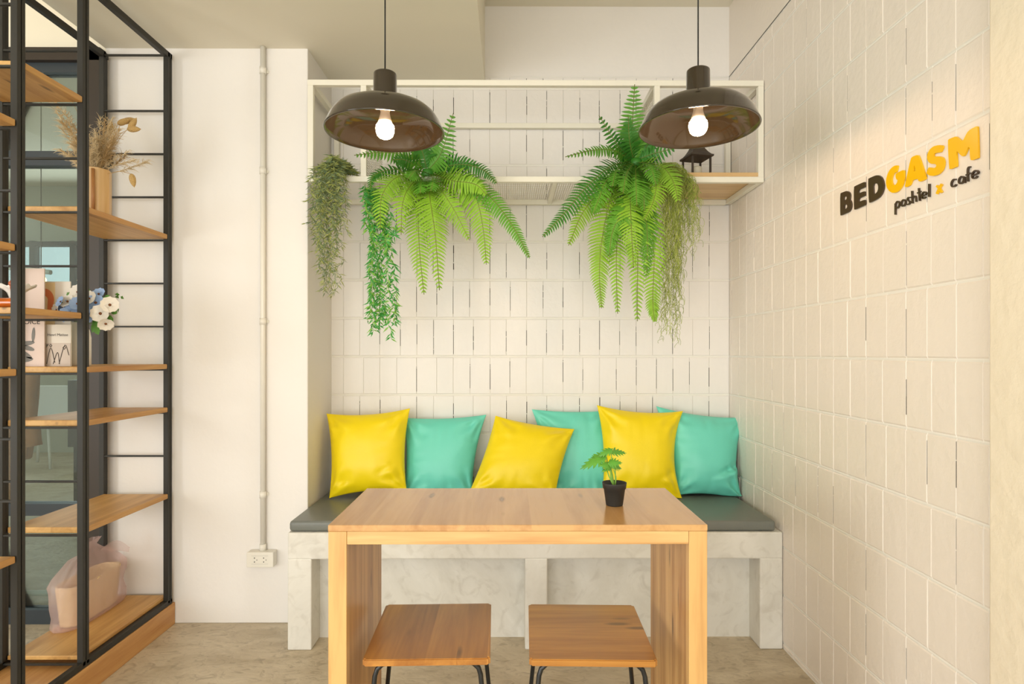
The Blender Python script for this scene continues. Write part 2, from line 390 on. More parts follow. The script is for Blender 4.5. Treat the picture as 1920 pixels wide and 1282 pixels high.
# ------------------------------------------------------------------ cushions
def cushion(name, pts, Yt, Yb, T, m, label, seed, pinch=0.05, fold=None, bend=(0,0,0,0)):
    """pts: TL TR BR BL in pixels; leans from Yb at the bottom to Yt at the top"""
    n = 34; bm = bmesh.new()
    TL, TR, BR, BL = P(*pts[0], Yt), P(*pts[1], Yt), P(*pts[2], Yb), P(*pts[3], Yb)
    ctr = (TL+TR+BR+BL)/4; nrm = (TR-BL).cross(TL-BR).normalized()
    if nrm.y > 0: nrm = -nrm
    grid = {}
    for side in (1, -1):
        for i in range(n+1):
            for j in range(n+1):
                if side == -1 and (i in (0, n) or j in (0, n)): grid[(-1,i,j)] = grid[(1,i,j)]; continue
                # denser samples at the rim
                u = 0.5 - 0.5*math.cos(PI*i/n); v = 0.5 - 0.5*math.cos(PI*j/n)
                p = (TL*(1-u) + TR*u)*(1-v) + (BL*(1-u) + BR*u)*v
                cu, cv = 2*u-1, 2*v-1
                # sides draw in between the pointed corners
                pin = pinch
                ax = (TR-TL); ay = (BL-TL)
                p = p - ax*cu*abs(cu)*pin*(1-cv**2) - ay*cv*abs(cv)*pin*(1-cu**2)
                p += ax*(bend[0]*(1-cv*cv)*(u < .5)*abs(cu) + bend[1]*(1-cv*cv)*(u >= .5)*abs(cu))
                h = T*(max(0, (1-abs(cu)**2.4))*max(0, (1-abs(cv)**2.4)))**0.62
                q = Vector((u*3.1+seed, v*3.1, seed*1.7))
                rim = (abs(cu)**3 + abs(cv)**3)
                wr = noise.noise(Vector((u*3+seed, v*15, side*3)))*abs(cu)**2 + noise.noise(Vector((u*15, v*3+seed, side*3)))*abs(cv)**2
                h += 0.016*wr*(1-abs(cu)**8)*(1-abs(cv)**8) * (1 if side == 1 else .5)
                h += 0.006*noise.noise(q)*(1-cu**4)*(1-cv**4)
                # creases running out of the corners
                for (a, b) in ((0,0),(1,0),(1,1),(0,1)):
                    du, dv = u-a, v-b; d = math.hypot(du, dv)
                    if 0 < d < 0.42:
                        ang = math.atan2(abs(dv), abs(du)); h += 0.007*math.sin(ang*9+seed*2+a+b*2)*math.sin(PI*min(1, d/0.42))*(1-abs(cu)**10)*(1-abs(cv)**10)
                if fold:
                    for (fu, fv, fa, fl, fd) in fold:
                        dx = (u-fu)*math.cos(fa) + (v-fv)*math.sin(fa); dy = -(u-fu)*math.sin(fa) + (v-fv)*math.cos(fa)
                        h -= fd*math.exp(-(dy/0.022)**2)*math.exp(-(dx/fl)**2) - 0.6*fd*math.exp(-((dy-0.05)/0.03)**2)*math.exp(-(dx/fl)**2)
                p = p + nrm*h*side
                p.z = max(p.z, 0.4935 + 0.0006*abs(cu))
                grid[(side,i,j)] = bm.verts.new(p)
    for side in (1, -1):
        for i in range(n):
            for j in range(n):
                f = bm.faces.new([grid[(side,i,j)], grid[(side,i+1,j)], grid[(side,i+1,j+1)], grid[(side,i,j+1)]]); f.smooth = True
    # piped seam with its own thickness
    base = Vector(((BL.x+BR.x)/2, Yb, 0.494))
    o = obj(name, bm, m, origin=base); tag(o, label, 'cushion', 'cushions along the bench')
    s = o.modifiers.new('s', 'SUBSURF'); s.levels = 1; s.render_levels = 1
    return o
cushion('cushion', [(612,775),(769,765),(763,921),(617,934)], 2.74, 2.66, 0.075, m_yellow, 'yellow cushion at the left end of the bench against the niche side', 1.3, 0.045, [(0.78,0.72,-0.5,0.13,0.010)])
cushion('cushion', [(758,783),(912,777),(886,932),(757,932)], 2.80, 2.72, 0.06, m_teal, 'teal cushion between the leftmost yellow cushion and the slumped yellow one', 2.1, 0.03, bend=(0,-.02,0,0))
cushion('cushion', [(929,779),(1077,804),(1040,936),(876,930)], 2.72, 2.60, 0.075, m_yellow, 'yellow cushion in the middle tilted and slumped to the right', 3.7, 0.03)
cushion('cushion', [(997,767),(1162,767),(1152,934),(1040,934)], 2.81, 2.74, 0.055, m_teal, 'teal cushion behind the potted plant and between the two yellow cushions right of centre', 4.4, 0.03)
cushion('cushion', [(1119,759),(1281,770),(1280,937),(1128,930)], 2.75, 2.66, 0.075, m_yellow, 'yellow cushion behind and right of the potted plant, beside the corner teal cushion', 5.2, 0.05, [(0.85,0.75,-0.3,0.13,0.012)], bend=(0,-.05,0,0))
cushion('cushion', [(1230,761),(1398,782),(1393,938),(1266,929)], 2.80, 2.70, 0.08, m_teal, 'teal cushion at the right end of the bench in the block wall corner', 6.6, 0.045, [(0.84,0.66,-0.35,0.22,0.040),(0.9,0.9,0.4,0.1,0.016)], bend=(0,-.045,0,0))

# ------------------------------------------------------------------ table
TX0, TX1, TY0, TY1 = -0.4086, 0.4475, 1.352, 1.722
t = thing('dining_table', 'light wooden waterfall table with slab legs standing before the bench', 'table', (0.02, 1.537, 0))
bm = bbox((TX0, TY0, 0.7355), (TX1, TY1, 0.75), 0.0015); obj('tabletop', bm, m_table, t)
for y0, y1 in ((TY0+.001, TY0+.022), (TY1-.022, TY1-.001)):
    bm = bbox((TX0+.0425, y0, 0.706), (TX1-.0425, y1, 0.7353), 0.001); obj('apron', bm, m_table_x, t)
bm = bmesh.new(); box(bm, (TX0+.0425, TY0+.022, 0.712), (TX1-.0425, TY1-.022, 0.7353)); obj('underside_panel', bm, m_table_z, t)
for x0, x1 in ((TX0+.0005, TX0+.042), (TX1-.042, TX1-.0005)):
    bm = bbox((x0, TY0+.0005, 0), (x1, TY1-.0005, 0.7353), 0.0015); obj('leg', bm, m_table_z, t)

# ------------------------------------------------------------------ stools
def stool(cx, cy, rz, m, label):
    t = thing('stool', label, 'stool', (cx, cy, 0), 'stools tucked under the table')
    R = Matrix.Rotation(rz, 4, 'Z'); T = Matrix.Translation((cx, cy, 0))
    def fin(bm): bmesh.ops.transform(bm, matrix=T @ R, verts=bm.verts[:]); return bm
    bm = bmesh.new(); box(bm, (-.1435, -.149, .434), (.1435, .149, .45))
    bmesh.ops.bevel(bm, geom=[e for e in bm.edges if abs(e.verts[0].co.z-e.verts[1].co.z) > .01], offset=0.005, segments=4, affect='EDGES')
    bmesh.ops.bevel(bm, geom=[e for e in bm.edges if abs(e.verts[0].co.z-e.verts[1].co.z) < .001], offset=0.002, segments=2, affect='EDGES')
    obj('seat', fin(bm), m, t)
    for s in (-1, 1):
        y = s*0.118; yb = s*0.145
        for sx in (-1, 1):
            bm = bmesh.new()
            pts = [(0, y, .4275), (sx*.085, y, .4275), (sx*.104, y, .424), (sx*.116, y, .413), (sx*.121, y+s*.001, .398), (sx*.160, yb, .006)]
            tube(bm, pts, 0.0058, 10); obj('leg', fin(bm), m_rod, t)
            bm = bmesh.new(); lathe(bm, [(0,0),(.0085,0),(.0085,.016),(.0062,.02),(0,.02)], (sx*.1605, yb, 0), 12)
            obj('foot_cap', fin(bm), m_rod, t)
    for sx in (-1, 1):
        bm = bmesh.new(); tube(bm, [(sx*.1395, -.13, .2), (sx*.1395, .13, .2)], 0.005, 8)
        obj('stretcher', fin(bm), m_rod, t)
stool(-0.190, 1.498, 0.024, m_stool_y, 'left wooden stool with lengthwise grain and black rod legs under the table')
stool(0.192, 1.492, -0.026, m_stool_x, 'right wooden stool with crosswise grain and black rod legs under the table')

# ------------------------------------------------------------------ potted plant on the table
px, py = P(1152, 946, 1.53).x, 1.53
t = thing('potted_plant', 'small split-leaf plant in a black plastic pot on the table', 'plant', (px, py, 0.75))
bm = bmesh.new()
lathe(bm, [(0,0),(.0205,0),(.0215,.002),(.0272,.0425),(.0292,.043),(.0308,.056),(.0312,.0575),(.0296,.0575),(.0285,.046),(.0262,.045),(0,.045)], (px,py,.75), 40)
obj('pot', bm, m_pot, t)
bm = bmesh.new(); lathe(bm, [(0,.0475),(.015,.0472),(.0265,.0465)], (px,py,.75), 24); obj('soil', bm, m_soil, t)
m_mon = mat('plant_leaf', (86, 150, 46), 0.45, vary=0.3, vscale=60); m_monstem = mat('plant_stem', (128, 172, 70), 0.5)
def split_leaf(tip_px, base_px, wid, dy0, dy1, tilt, seed):
    """leaf with finger lobes: a midrib strip and 4 lobes each side"""
    bm = bmesh.new(); a = P(*base_px, py+dy0); b = P(*tip_px, py+dy1)
    ax = b-a; L = ax.length; ax.normalize(); up = Vector((0.1*tilt, -0.75, 0.66)).normalized()
    sd = ax.cross(up).normalized(); rnd = random.Random(seed)
    def pt(s, w_, h=0): return a + ax*L*s + sd*w_*wid + up*(h - 0.12*abs(w_)*wid - 0.25*s*s*L)
    cs = [0, .18, .36, .54, .72, .86, 1]
    hw = [.12, .62, .80, .72, .52, .28, .02]
    row = [bm.verts.new(pt(s_, 0, 0.0012)) for s_ in cs]
    for side in (-1, 1):
        inner = [bm.verts.new(pt(s_, side*h_*.55)) for s_, h_ in zip(cs, hw)]
        for k in range(6): bm.faces.new((row[k], inner[k], inner[k+1], row[k+1]))
        for k in range(1, 6):     # finger lobes beyond the solid middle
            h_ = hw[k]*rnd.uniform(1.15, 1.5); g = .035
            a1 = inner[k-1]; b1 = inner[k]
            t1 = bm.verts.new(pt(min(1, cs[k]+.06), side*h_)); t0 = bm.verts.new(pt(cs[k]-.04, side*h_*.86))
            bm.faces.new((a1, t0, t1, b1))
    for f in bm.faces: f.smooth = True
    return bm
for i, (tip, base, wid, d0, d1, tl) in enumerate([((1088,873),(1136,856),.017,.0,-.02,0), ((1103,861),(1136,852),.014,.01,.0,1), ((1176,845),(1144,847),.013,0,.01,0),
        ((1122,852),(1148,842),.013,.0,-.01,0), ((1168,864),(1140,868),.016,-.01,-.02,0), ((1124,868),(1147,874),.014,-.01,-.02,1), ((1166,876),(1148,872),.012,.0,.01,-1), ((1128,882),(1146,876),.008,0,-.01,0)]):
    obj('leaf', split_leaf(tip, base, wid, d0, d1, tl, i), m_mon, t)
    bm = bmesh.new(); c0 = Vector((px+0.002*(i%3-1), py+0.002*(i%2), .797)); c2 = P(*base, py+d0)
    c1 = c0.lerp(c2, .5) + Vector((0.006*((i%3)-1), 0, 0)); tube(bm, crom([c0, c1, c2], 8), [0.0016]*6+[0.001]*3, 6); obj('stem', bm, m_monstem, t)

# ------------------------------------------------------------------ pendant lamps
def pendant(cx, cy, zr, ztop, R, label):
    t = thing('pendant_lamp', label, 'lamp', (cx, cy, ztop), 'pendant lamps over the table')
    k = R/0.175
    out = [(.0352*k,.090),(.0362*k,.0875),(.062*k,.0860),(.090*k,.0805),(.114*k,.0745),(.134*k,.0645),(.150*k,.050),(.162*k,.031),(.170*k,.0125),(.1755*k,.0015),(.1762*k,-.0005),(.1755*k,-.0025),(.172*k,-.0025)]
    inn = [(.1675*k,.010),(.1595*k,.029),(.1475*k,.047),(.132*k,.061),(.112*k,.0715),(.089*k,.077),(.062*k,.082),(.034*k,.084),(.0,.084)]
    bm = bmesh.new(); lathe(bm, out+inn, (cx,cy,zr), 96); obj('lamp_shade', bm, m_enamel, t, recalc=True)
    bm = bmesh.new(); lathe(bm, [(.0,.176),(.030,.176),(.0335,.1735),(.0345,.170),(.0352,.098),(.0365,.0905),(.0355,.0885),(0,.0885)], (cx,cy,zr), 48); obj('lamp_neck', bm, m_enamel, t)
    bm = bmesh.new(); lathe(bm, [(0,.188),(.003,.188),(.0045,.184),(.005,.176),(0,.1755)], (cx,cy,zr), 16); obj('cord_grip', bm, m_bulb_base, t)
    bm = bmesh.new(); tube(bm, [(cx,cy,zr+.186), (cx,cy,ztop-.02)], 0.0022, 8); obj('cord', bm, m_cord, t)
    bm = bmesh.new(); lathe(bm, [(0,0),(.045,0),(.047,-.004),(.045,-.02),(.01,-.026),(0,-.026)], (cx,cy,ztop), 32); obj('ceiling_rose', bm, m_cord, t)
    zb = zr + 0.002
    bm = bmesh.new(); lathe(bm, [(.0,.0818),(.030,.0818),(.031,.077),(.017,.075),(.0155,.066),(.0135,.056),(.0155,.046),(.0200,.030),(.0208,.024),(0,.024)], (cx,cy,zb), 32); sk = obj('lamp_socket', bm, m_bulb_base, t)
    bm = bmesh.new(); lathe(bm, [(.0203,.0235),(.0262,.017),(.0275,.009),(.0268,-.002),(.0235,-.012),(.017,-.019),(.008,-.0228),(0,-.0235)], (cx,cy,zb), 40); obj('light_bulb', bm, m_bulb, t)
pendant(P(722,240,1.8).x, 1.8, 1.80, ZS, 0.1765, 'brown enamel dome pendant lamp hanging over the left half of the table')
pendant(P(1309,240,1.8).x, 1.8, 1.812, ZH, 0.1755, 'brown enamel dome pendant lamp hanging by the right block wall')

# ------------------------------------------------------------------ hanging cage shelf
CX0, CX1, CY0, CY1, CZ0, CZ1 = -0.83, XR-.003, 2.47, YB-.006, 1.842, 2.262
t = thing('hanging_rack', 'white steel frame rack with mesh trays fixed high in the niche', 'rack', (0.1, 2.67, CZ1))
B = 0.023
def bar(a, b, r=0.001): bm = bbox(a, b, r, 1); obj('frame_bar', bm, m_white_steel, t)
D0, D1 = -0.612, 0.598
for z0 in (CZ0, CZ1-B):
    zz = z0 if z0 == CZ0 else 2.204
    bar((CX0, CY0, z0), (CX1, CY0+B, z0+B)); bar((CX0+B, CY1-B, zz), (CX1-B, CY1, zz+B))
for x in (CX0, CX1-B):
    bar((x, CY0+.0005, CZ0+B), (x+B, CY0+B-.0005, CZ1-B)); bar((x, CY1-B, CZ0+B), (x+B, CY1-.0005, CZ1-B))
    for z0 in (CZ0, CZ1-B): bar((x, CY0+B, z0), (x+B, CY1-B, z0+B))
for x in (D0, D1):
    bar((x, CY0+.0005, CZ0+B), (x+B, CY0+B-.0005, CZ1-B))
    for z0 in (CZ0, CZ1-B): bar((x, CY0+B, z0), (x+B, CY1-B, z0+B))
bar((0.18, CY0+B, CZ0+.002), (0.18+.02, CY1-B, CZ0+.02)); bar((-0.22, CY0+B, CZ0+.002), (-0.20, CY1-B, CZ0+.02))
bm = bmesh.new()   # mesh tray between the dividers
x = D0+B+.006
while x < D1: box(bm, (x, CY0+B, CZ0+.021), (x+.0022, CY1-B, CZ0+.0232)); x += 0.0095
y = CY0+B+.01
while y < CY1-B: box(bm, (D0+B, y, CZ0+.0232), (D1, y+.0018, CZ0+.025)); y += 0.03
obj('wire_mesh_tray', bm, m_mesh, t)
for xx in (D0+.010, D1+.010):
    bm = bmesh.new(); z = CZ0+B+.004
    while z < CZ1-B: box(bm, (xx, CY0+B, z), (xx+.002, CY1-B, z+.002)); z += 0.0105
    y = CY0+B+.03
    while y < CY1-B: box(bm, (xx+.002, y, CZ0+B), (xx+.004, y+.002, CZ1-B)); y += 0.04
    obj('wire_mesh_side', bm, m_mesh, t)
bm = bbox((D1+B+.002, CY0+.002, CZ0+B+.0005), (CX1-.004, CY1-B-.001, CZ0+B+.018), 0.002)
# board lies in the right bay of the rack
obj('wooden_shelf', bm, wood('rack_board_wood', (228,196,144), (208,170,118), 'X', 'Y', 0.07, 0.4, True), t)

# lantern on the rack board
lx, ly, lz = P(1306, 300, 2.62).x, 2.62, CZ0+B+.0185
t = thing('lantern', 'small dark brown pagoda-roofed lantern on the rack board behind the right lamp', 'lantern', (lx, ly, lz))
m_lan = mat('dark_brown_metal', (62, 52, 42), 0.5)
R30 = Matrix.Translation((lx, ly, 0)) @ Matrix.Rotation(math.radians(12), 4, 'Z') @ Matrix.Translation((-lx, -ly, 0))
bm = bmesh.new(); box(bm, (lx-.05, ly-.05, lz), (lx+.05, ly+.05, lz+.008)); bm.transform(R30); obj('base', bm, m_lan, t)
for sx in (-1,1):
    for sy in (-1,1):
        bm = bmesh.new(); a = (lx+sx*.042-.0035, ly+sy*.042-.0035, lz+.008); box(bm, a, (a[0]+.007, a[1]+.007, lz+.105)); bm.transform(R30); obj('post', bm, m_lan, t)
bm = bmesh.new(); rings = []
for hw, z in ((.045,.100),(.053,.104),(.053,.111),(.046,.114),(.036,.126),(.026,.143),(.021,.158),(.023,.166),(.019,.176),(.006,.188),(.0015,.192)):
    rings.append([bm.verts.new((lx+a*hw, ly+b*hw, lz+z)) for a, b in ((-1,-1),(1,-1),(1,1),(-1,1))])
for a, b in zip(rings, rings[1:]):
    for k in range(4): bm.faces.new((a[k], a[(k+1)%4], b[(k+1)%4], b[k]))
bm.faces.new(rings[0]); bm.faces.new(rings[-1]); bm.transform(R30); obj('roof', bm, m_lan, t)
bm = bmesh.new(); lathe(bm, [(0,.0),(.022,.0),(.0225,.052),(.020,.058),(.0,.054)], (lx,ly,lz+.0085), 28)
tag(obj('candle', bm, mat('candle_wax', (226, 218, 196), 0.5), origin=(lx,ly,lz+.0085)), 'short cream pillar candle standing inside the lantern', 'candle')

# ------------------------------------------------------------------ ferns
def frond(path, w_, tone, seed, droop=0.25, spacing=0.0128):
    rnd = random.Random(seed); pts3 = [P(x, y, Y) for x, y, Y in path]
    L = sum((b-a).length for a, b in zip(pts3, pts3[1:])); n = max(12, int(L/spacing))
    c = crom(pts3, n); bm = bmesh.new(); tube(bm, c[::2] if len(c) % 2 else c[::2]+[c[-1]], 0.0016, 4, mi=1)
    roll = rnd.uniform(-0.45, 0.45)
    W = 1.12 * w_ / F * path[len(path)//2][2]
    for i in range(1, n):
        s = i/n; T = (c[i+1]-c[i-1]).normalized()
        view = Vector((0, -1, 0.15)).normalized(); sd = T.cross(view)
        if sd.length < 0.2: sd = Vector((1,0,0))
        sd.normalize(); nn = sd.cross(T).normalized()
        prof = min(1, 0.45 + s*3.2) * (1 - max(0, s-0.45)/0.57)**0.8 + 0.05
        ln = W*prof*rnd.uniform(.92, 1.06)
        for side in (-1, 1):
            a = roll + side*0.0
            d = (sd*side*math.cos(a) + nn*side*math.sin(a)*0.6 + T*(0.20 + 0.15*s) + nn*rnd.uniform(-.14,.14)).normalized()
            g = Vector((0,0,-1))*droop*ln
            ww = spacing*0.53*rnd.uniform(.85, 1.1)*(.7+.3*prof); g += nn*ln*rnd.uniform(-.22, .22)*(1 if i % 2 else -1)
            b0 = c[i]; e1 = T*ww
            q = [b0-e1*.85, b0+e1*.85, b0+d*ln*.35+e1*.95+g*.12+nn*.002, b0+d*ln*.35-e1*.85+g*.12-nn*.001, b0+d*ln*.75+e1*.75+g*.56+nn*.001, b0+d*ln*.75-e1*.45+g*.56, b0+d*ln+T*ww*.6+g]
            v = [bm.verts.new(x) for x in q]
            bm.faces.new((v[0],v[1],v[2],v[3])); bm.faces.new((v[3],v[2],v[4],v[5])); bm.faces.new((v[5],v[4],v[6]))
    return bm
def fern(label, crown, fr):
    t = thing('hanging_fern', label, 'plant', P(*crown))
    cp = P(*crown)
    bm = bmesh.new()
    lathe(bm, [(0,-.035),(.018,-.03),(.028,-.01),(.022,.008),(0,.015)], cp, 14)
    obj('crown', bm, m_fern[0], t)
    for i, (path, w_, tone) in enumerate(fr):
        full = []
        for k, q in enumerate(path):
            full.append(q if len(q) == 3 else (q[0], q[1], crown[2]))
        obj('frond', frond(full, w_, tone, i+int(crown[0])), [m_fern[tone], m_rachis], t, recalc=False)
Yc = 2.50
fern('boston fern with arching fronds hanging from the rack behind the left lamp', (802, 322, Yc), [
    ([(802,320,2.50),(828,285,2.46),(850,212,2.42)], 26, 1),
    ([(795,318,2.50),(765,292,2.44),(715,286,2.40),(664,291,2.36)], 20, 1),
    ([(800,318,2.50),(792,285,2.47),(775,255,2.44)], 24, 0),
    ([(805,318,2.50),(812,280,2.52),(822,255,2.54)], 20, 0),
    ([(790,318,2.50),(760,300,2.42),(735,300,2.38)], 20, 0),
    ([(790,322,2.50),(735,318,2.44),(700,330,2.40),(694,356,2.38)], 14, 0),
    ([(810,322,2.50),(860,308,2.44),(905,318,2.40),(932,344,2.36)], 17, 0),
    ([(808,318,2.50),(850,302,2.47),(900,310,2.44)], 20, 0),
    ([(812,328,2.50),(870,330,2.40),(925,375,2.34),(965,430,2.30),(993,484,2.28)], 21, 1),
    ([(812,330,2.50),(862,338,2.40),(892,370,2.36),(906,430,2.33),(912,496,2.32)], 31, 2),
    ([(806,330,2.50),(830,360,2.40),(855,400,2.36),(880,450,2.34)], 24, 2),
    ([(804,330,2.50),(806,370,2.40),(816,440,2.36),(824,544,2.34)], 30, 2),
    ([(800,330,2.50),(785,380,2.42),(786,460,2.38),(795,552,2.36)], 28, 2),
    ([(798,330,2.50),(772,345,2.41),(755,380,2.37),(752,440,2.35)], 27, 2),
    ([(794,326,2.50),(745,332,2.41),(716,368,2.37),(713,430,2.35)], 29, 2),
    ([(800,326,2.50),(790,340,2.38),(788,362,2.35)], 26, 1),
    ([(806,326,2.50),(812,336,2.38),(808,358,2.35)], 24, 1),
    ([(802,324,2.50),(780,320,2.36),(765,335,2.33)], 24, 1),
    ([(808,324,2.50),(845,338,2.38),(890,345,2.33),(912,365,2.31)], 20, 2)])
fern('large boston fern spilling down left of the right lamp', (1192, 302, Yc), [
    ([(1190,300,2.50),(1186,240,2.46),(1190,158,2.42)], 30, 1),
    ([(1188,300,2.50),(1180,262,2.44),(1178,218,2.42)], 22, 0),
    ([(1186,300,2.50),(1158,272,2.46),(1123,216,2.42)], 18, 0),
    ([(1184,300,2.50),(1150,282,2.44),(1110,282,2.40),(1060,294,2.36)], 14, 1),
    ([(1194,300,2.50),(1225,288,2.46),(1268,277,2.42)], 20, 0),
    ([(1194,300,2.50),(1212,275,2.48),(1225,255,2.46)], 22, 0),
    ([(1184,302,2.50),(1145,312,2.42),(1100,350,2.36),(1058,400,2.32),(1017,444,2.30)], 24, 0),
    ([(1184,306,2.50),(1140,345,2.41),(1095,395,2.36),(1066,460,2.33)], 27, 2),
    ([(1186,310,2.50),(1150,360,2.41),(1130,440,2.37),(1124,510,2.35),(1128,578,2.34)], 29, 2),
    ([(1186,310,2.50),(1168,370,2.42),(1156,470,2.38),(1158,588,2.37)], 26, 2),
    ([(1190,310,2.50),(1198,370,2.42),(1196,470,2.37),(1195,602,2.36)], 30, 2),
    ([(1194,310,2.50),(1214,370,2.42),(1226,470,2.38),(1224,560,2.36),(1228,603,2.36)], 26, 2),
    ([(1190,308,2.50),(1182,360,2.39),(1184,430,2.35),(1188,502,2.34)], 30, 2),
    ([(1196,304,2.50),(1240,312,2.40),(1262,340,2.36),(1272,378,2.34)], 25, 2),
    ([(1196,306,2.50),(1228,335,2.38),(1226,375,2.34),(1208,412,2.32)], 22, 2),
    ([(1194,304,2.50),(1218,310,2.36),(1230,346,2.33)], 22, 1),
    ([(1188,304,2.50),(1158,318,2.37),(1148,350,2.33)], 22, 1),
    ([(1190,304,2.50),(1175,325,2.35),(1168,362,2.31)], 24, 1),
    ([(1184,306,2.50),(1140,335,2.38),(1122,375,2.34),(1112,400,2.33)], 20, 1),
    ([(1192,306,2.50),(1192,335,2.35),(1194,385,2.31)], 28, 1),
    ([(1192,306,2.50),(1205,340,2.36),(1208,395,2.33)], 26, 1),
    ([(1192,310,2.50),(1176,380,2.38),(1150,430,2.36),(1142,480,2.35)], 24, 1),
    ([(1192,310,2.50),(1208,390,2.40),(1214,450,2.37),(1212,520,2.36)], 26, 1)])

# ------------------------------------------------------------------ trailing vines
def leaf_on(bm, p, d, ln, wd, mi, rnd):
    d = d.normalized(); s = d.cross(Vector((rnd.uniform(-.5,.5), -1, rnd.uniform(-.5,.5)))).normalized(); nn = s.cross(d)
    v = [bm.verts.new(x) for x in (p, p+d*ln*.4+s*wd, p+d*ln+Vector((0,0,-ln*.12)), p+d*ln*.4-s*wd, p+d*ln*.45+nn*wd*.5)]
    for a, b in ((0,1),(1,2),(2,3),(3,0)):
        f = bm.faces.new((v[a], v[b], v[4])); f.material_index = mi; f.smooth = True
def vine(t, path, mats, ln, wd, spacing, spread, seed, side=0.012, clump=1):
    rnd = random.Random(seed); p3 = [P(*q) for q in path]
    L = sum((b-a).length for a, b in zip(p3, p3[1:])); n = max(6, int(L/spacing)); c = crom(p3, n)
    c = [q + Vector((noise.noise(Vector((i*.25, seed, 0)))*side, noise.noise(Vector((i*.25, seed, 5)))*side, 0)) for i, q in enumerate(c)]
    bm = bmesh.new(); tube(bm, c, 0.0009, 4, mi=1)
    for i in range(1, n+1):
        for k in range(clump):
            T = (c[i]-c[i-1]).normalized(); a = rnd.uniform(0, 2*PI)
            d = T*rnd.uniform(.3, 1.0) + Vector((math.cos(a), math.sin(a)*.7, rnd.uniform(-.2,.4)))*spread
            leaf_on(bm, c[i], d, ln*rnd.uniform(.7, 1.25), wd*rnd.uniform(.8, 1.2), rnd.choice((0,0,1)), rnd)
    obj('strand', bm, mats, t, recalc=False)
t = thing('trailing_plant', 'bushy grey-green trailing plant hanging from the left end of the rack', 'plant', P(664, 328, 2.50))
rnd = random.Random(11)
bm = bmesh.new(); tube(bm, crom([P(670,326,2.52), P(655,318,2.48), P(635,308,2.45)], 8), 0.003, 6); obj('stem', bm, m_cord, t)
ends = [(585,440),(592,400),(600,470),(605,520),(610,548),(622,555),(628,548),(618,500),(640,430),(648,410),(652,380),(632,480),(598,430),(590,470),(612,450),(625,420),(583,380),(642,360),(636,530),(606,400),(628,460),(580,420),(650,440),(608,545),(600,505),(616,380),(634,400)]
for i, (ex, ey) in enumerate(ends):
    sx = 618 + (ex-616)*.55 + rnd.uniform(-6, 6); top = 293 + abs(sx-620)*.35 + rnd.uniform(0, 14)
    dY = rnd.uniform(-.05, .05)
    vine(t, [(662,326,2.50), ((sx+655)/2, top+6, 2.46+dY), (sx, top+10, 2.43+dY), ((sx+ex)/2+rnd.uniform(-6,6), (top+ey)/2, 2.42+dY), (ex, ey, 2.42+dY)],
         m_grey_leaf, 0.026, 0.0018, 0.0052, 0.9, 100+i, side=.034, clump=2)
t = thing('trailing_plant', 'bright green bamboo-leaf vine hanging below the left fern', 'plant', P(690, 365, 2.50))
for i, (a, b, c_, e) in enumerate([((690,350),(700,420),(695,520),(700,622)), ((692,350),(690,410),(704,500),(690,600)), ((688,355),(715,420),(712,520),(712,610)), ((695,352),(720,400),(722,460),(700,560)),
        ((700,352),(730,390),(735,440),(745,430)), ((695,350),(718,420),(730,540),(732,635)), ((700,350),(725,420),(738,520),(740,605)), ((690,350),(708,400),(700,480),(708,580)),
        ((685,345),(682,370),(688,400),(686,430)), ((695,350),(715,400),(725,500),(722,590)), ((692,350),(702,440),(715,560),(718,600)), ((690,350),(695,450),(698,550),(702,618)), ((696,350),(712,390),(720,430),(726,470))]):
    dY = 0.02*(i % 4) - .03
    vine(t, [(a[0],a[1],2.50), (b[0],b[1],2.46+dY), (c_[0],c_[1],2.45+dY), (e[0],e[1],2.45+dY)], m_green_leaf, 0.029, 0.0032, 0.0076, 0.9, 300+i, side=.016, clump=1 if i % 2 else 2)
t = thing('trailing_plant', 'olive curly moss-like trailing plant hanging right of the large fern', 'plant', P(1245, 310, 2.52))
def curly(path, seed):
    rnd = random.Random(seed); p3 = [P(*q) for q in path]; L = sum((b-a).length for a, b in zip(p3, p3[1:]))
    n = int(L/0.0065); c = crom(p3, n); bm = bmesh.new()
    c = [q + Vector((noise.noise(Vector((i*.3, seed, 0)))*.02, noise.noise(Vector((i*.3, seed, 5)))*.02, 0)) for i, q in enumerate(c)]
    tube(bm, c, 0.0008, 3)
    for i in range(1, n, 1):
        a = rnd.uniform(0, 2*PI); r = rnd.uniform(.010, .022); d = Vector((math.cos(a), math.sin(a)*.6, rnd.uniform(-.8, .1))).normalized()
        e = d.cross(Vector((0,1,0))).normalized()
        pts = [c[i], c[i]+d*r*.6+e*r*.2, c[i]+d*r+Vector((0,0,-r*.5)), c[i]+d*r*.9+Vector((0,0,-r*1.1))-e*r*.2]
        tube(bm, crom(pts, 5), 0.0008, 3, cap=False, mi=rnd.choice((0, 1)))
    obj('strand', bm, m_moss, t, recalc=False)
rnd = random.Random(4)
me_ = [(1240,640),(1262,600),(1250,620),(1270,645),(1300,480),(1310,430),(1305,400),(1290,470),(1295,440),(1280,500),(1262,560),(1245,580),(1255,500),(1270,520),(1285,420),(1240,520),(1310,380),(1300,360),(1275,600),(1258,635),(1282,455),(1250,460),(1268,480),(1242,450),(1312,455),(1296,395),(1260,430),(1275,560),(1248,600),(1265,540)]
for i, (ex, ey) in enumerate(me_ + [(a+5-b%9, b-18) for a, b in me_]):
    sx = 1245 + (ex-1240)*.7 + rnd.uniform(-4, 4); dY = rnd.uniform(-.05, .05)
    curly([(1238,312,2.52), ((1238+sx)/2, 306+rnd.uniform(0,10), 2.48), (sx, 325+rnd.uniform(0,18), 2.46+dY), ((sx+ex)/2+rnd.uniform(-6,6), (330+ey)/2, 2.45+dY), (ex, ey, 2.45+dY)], 500+i)

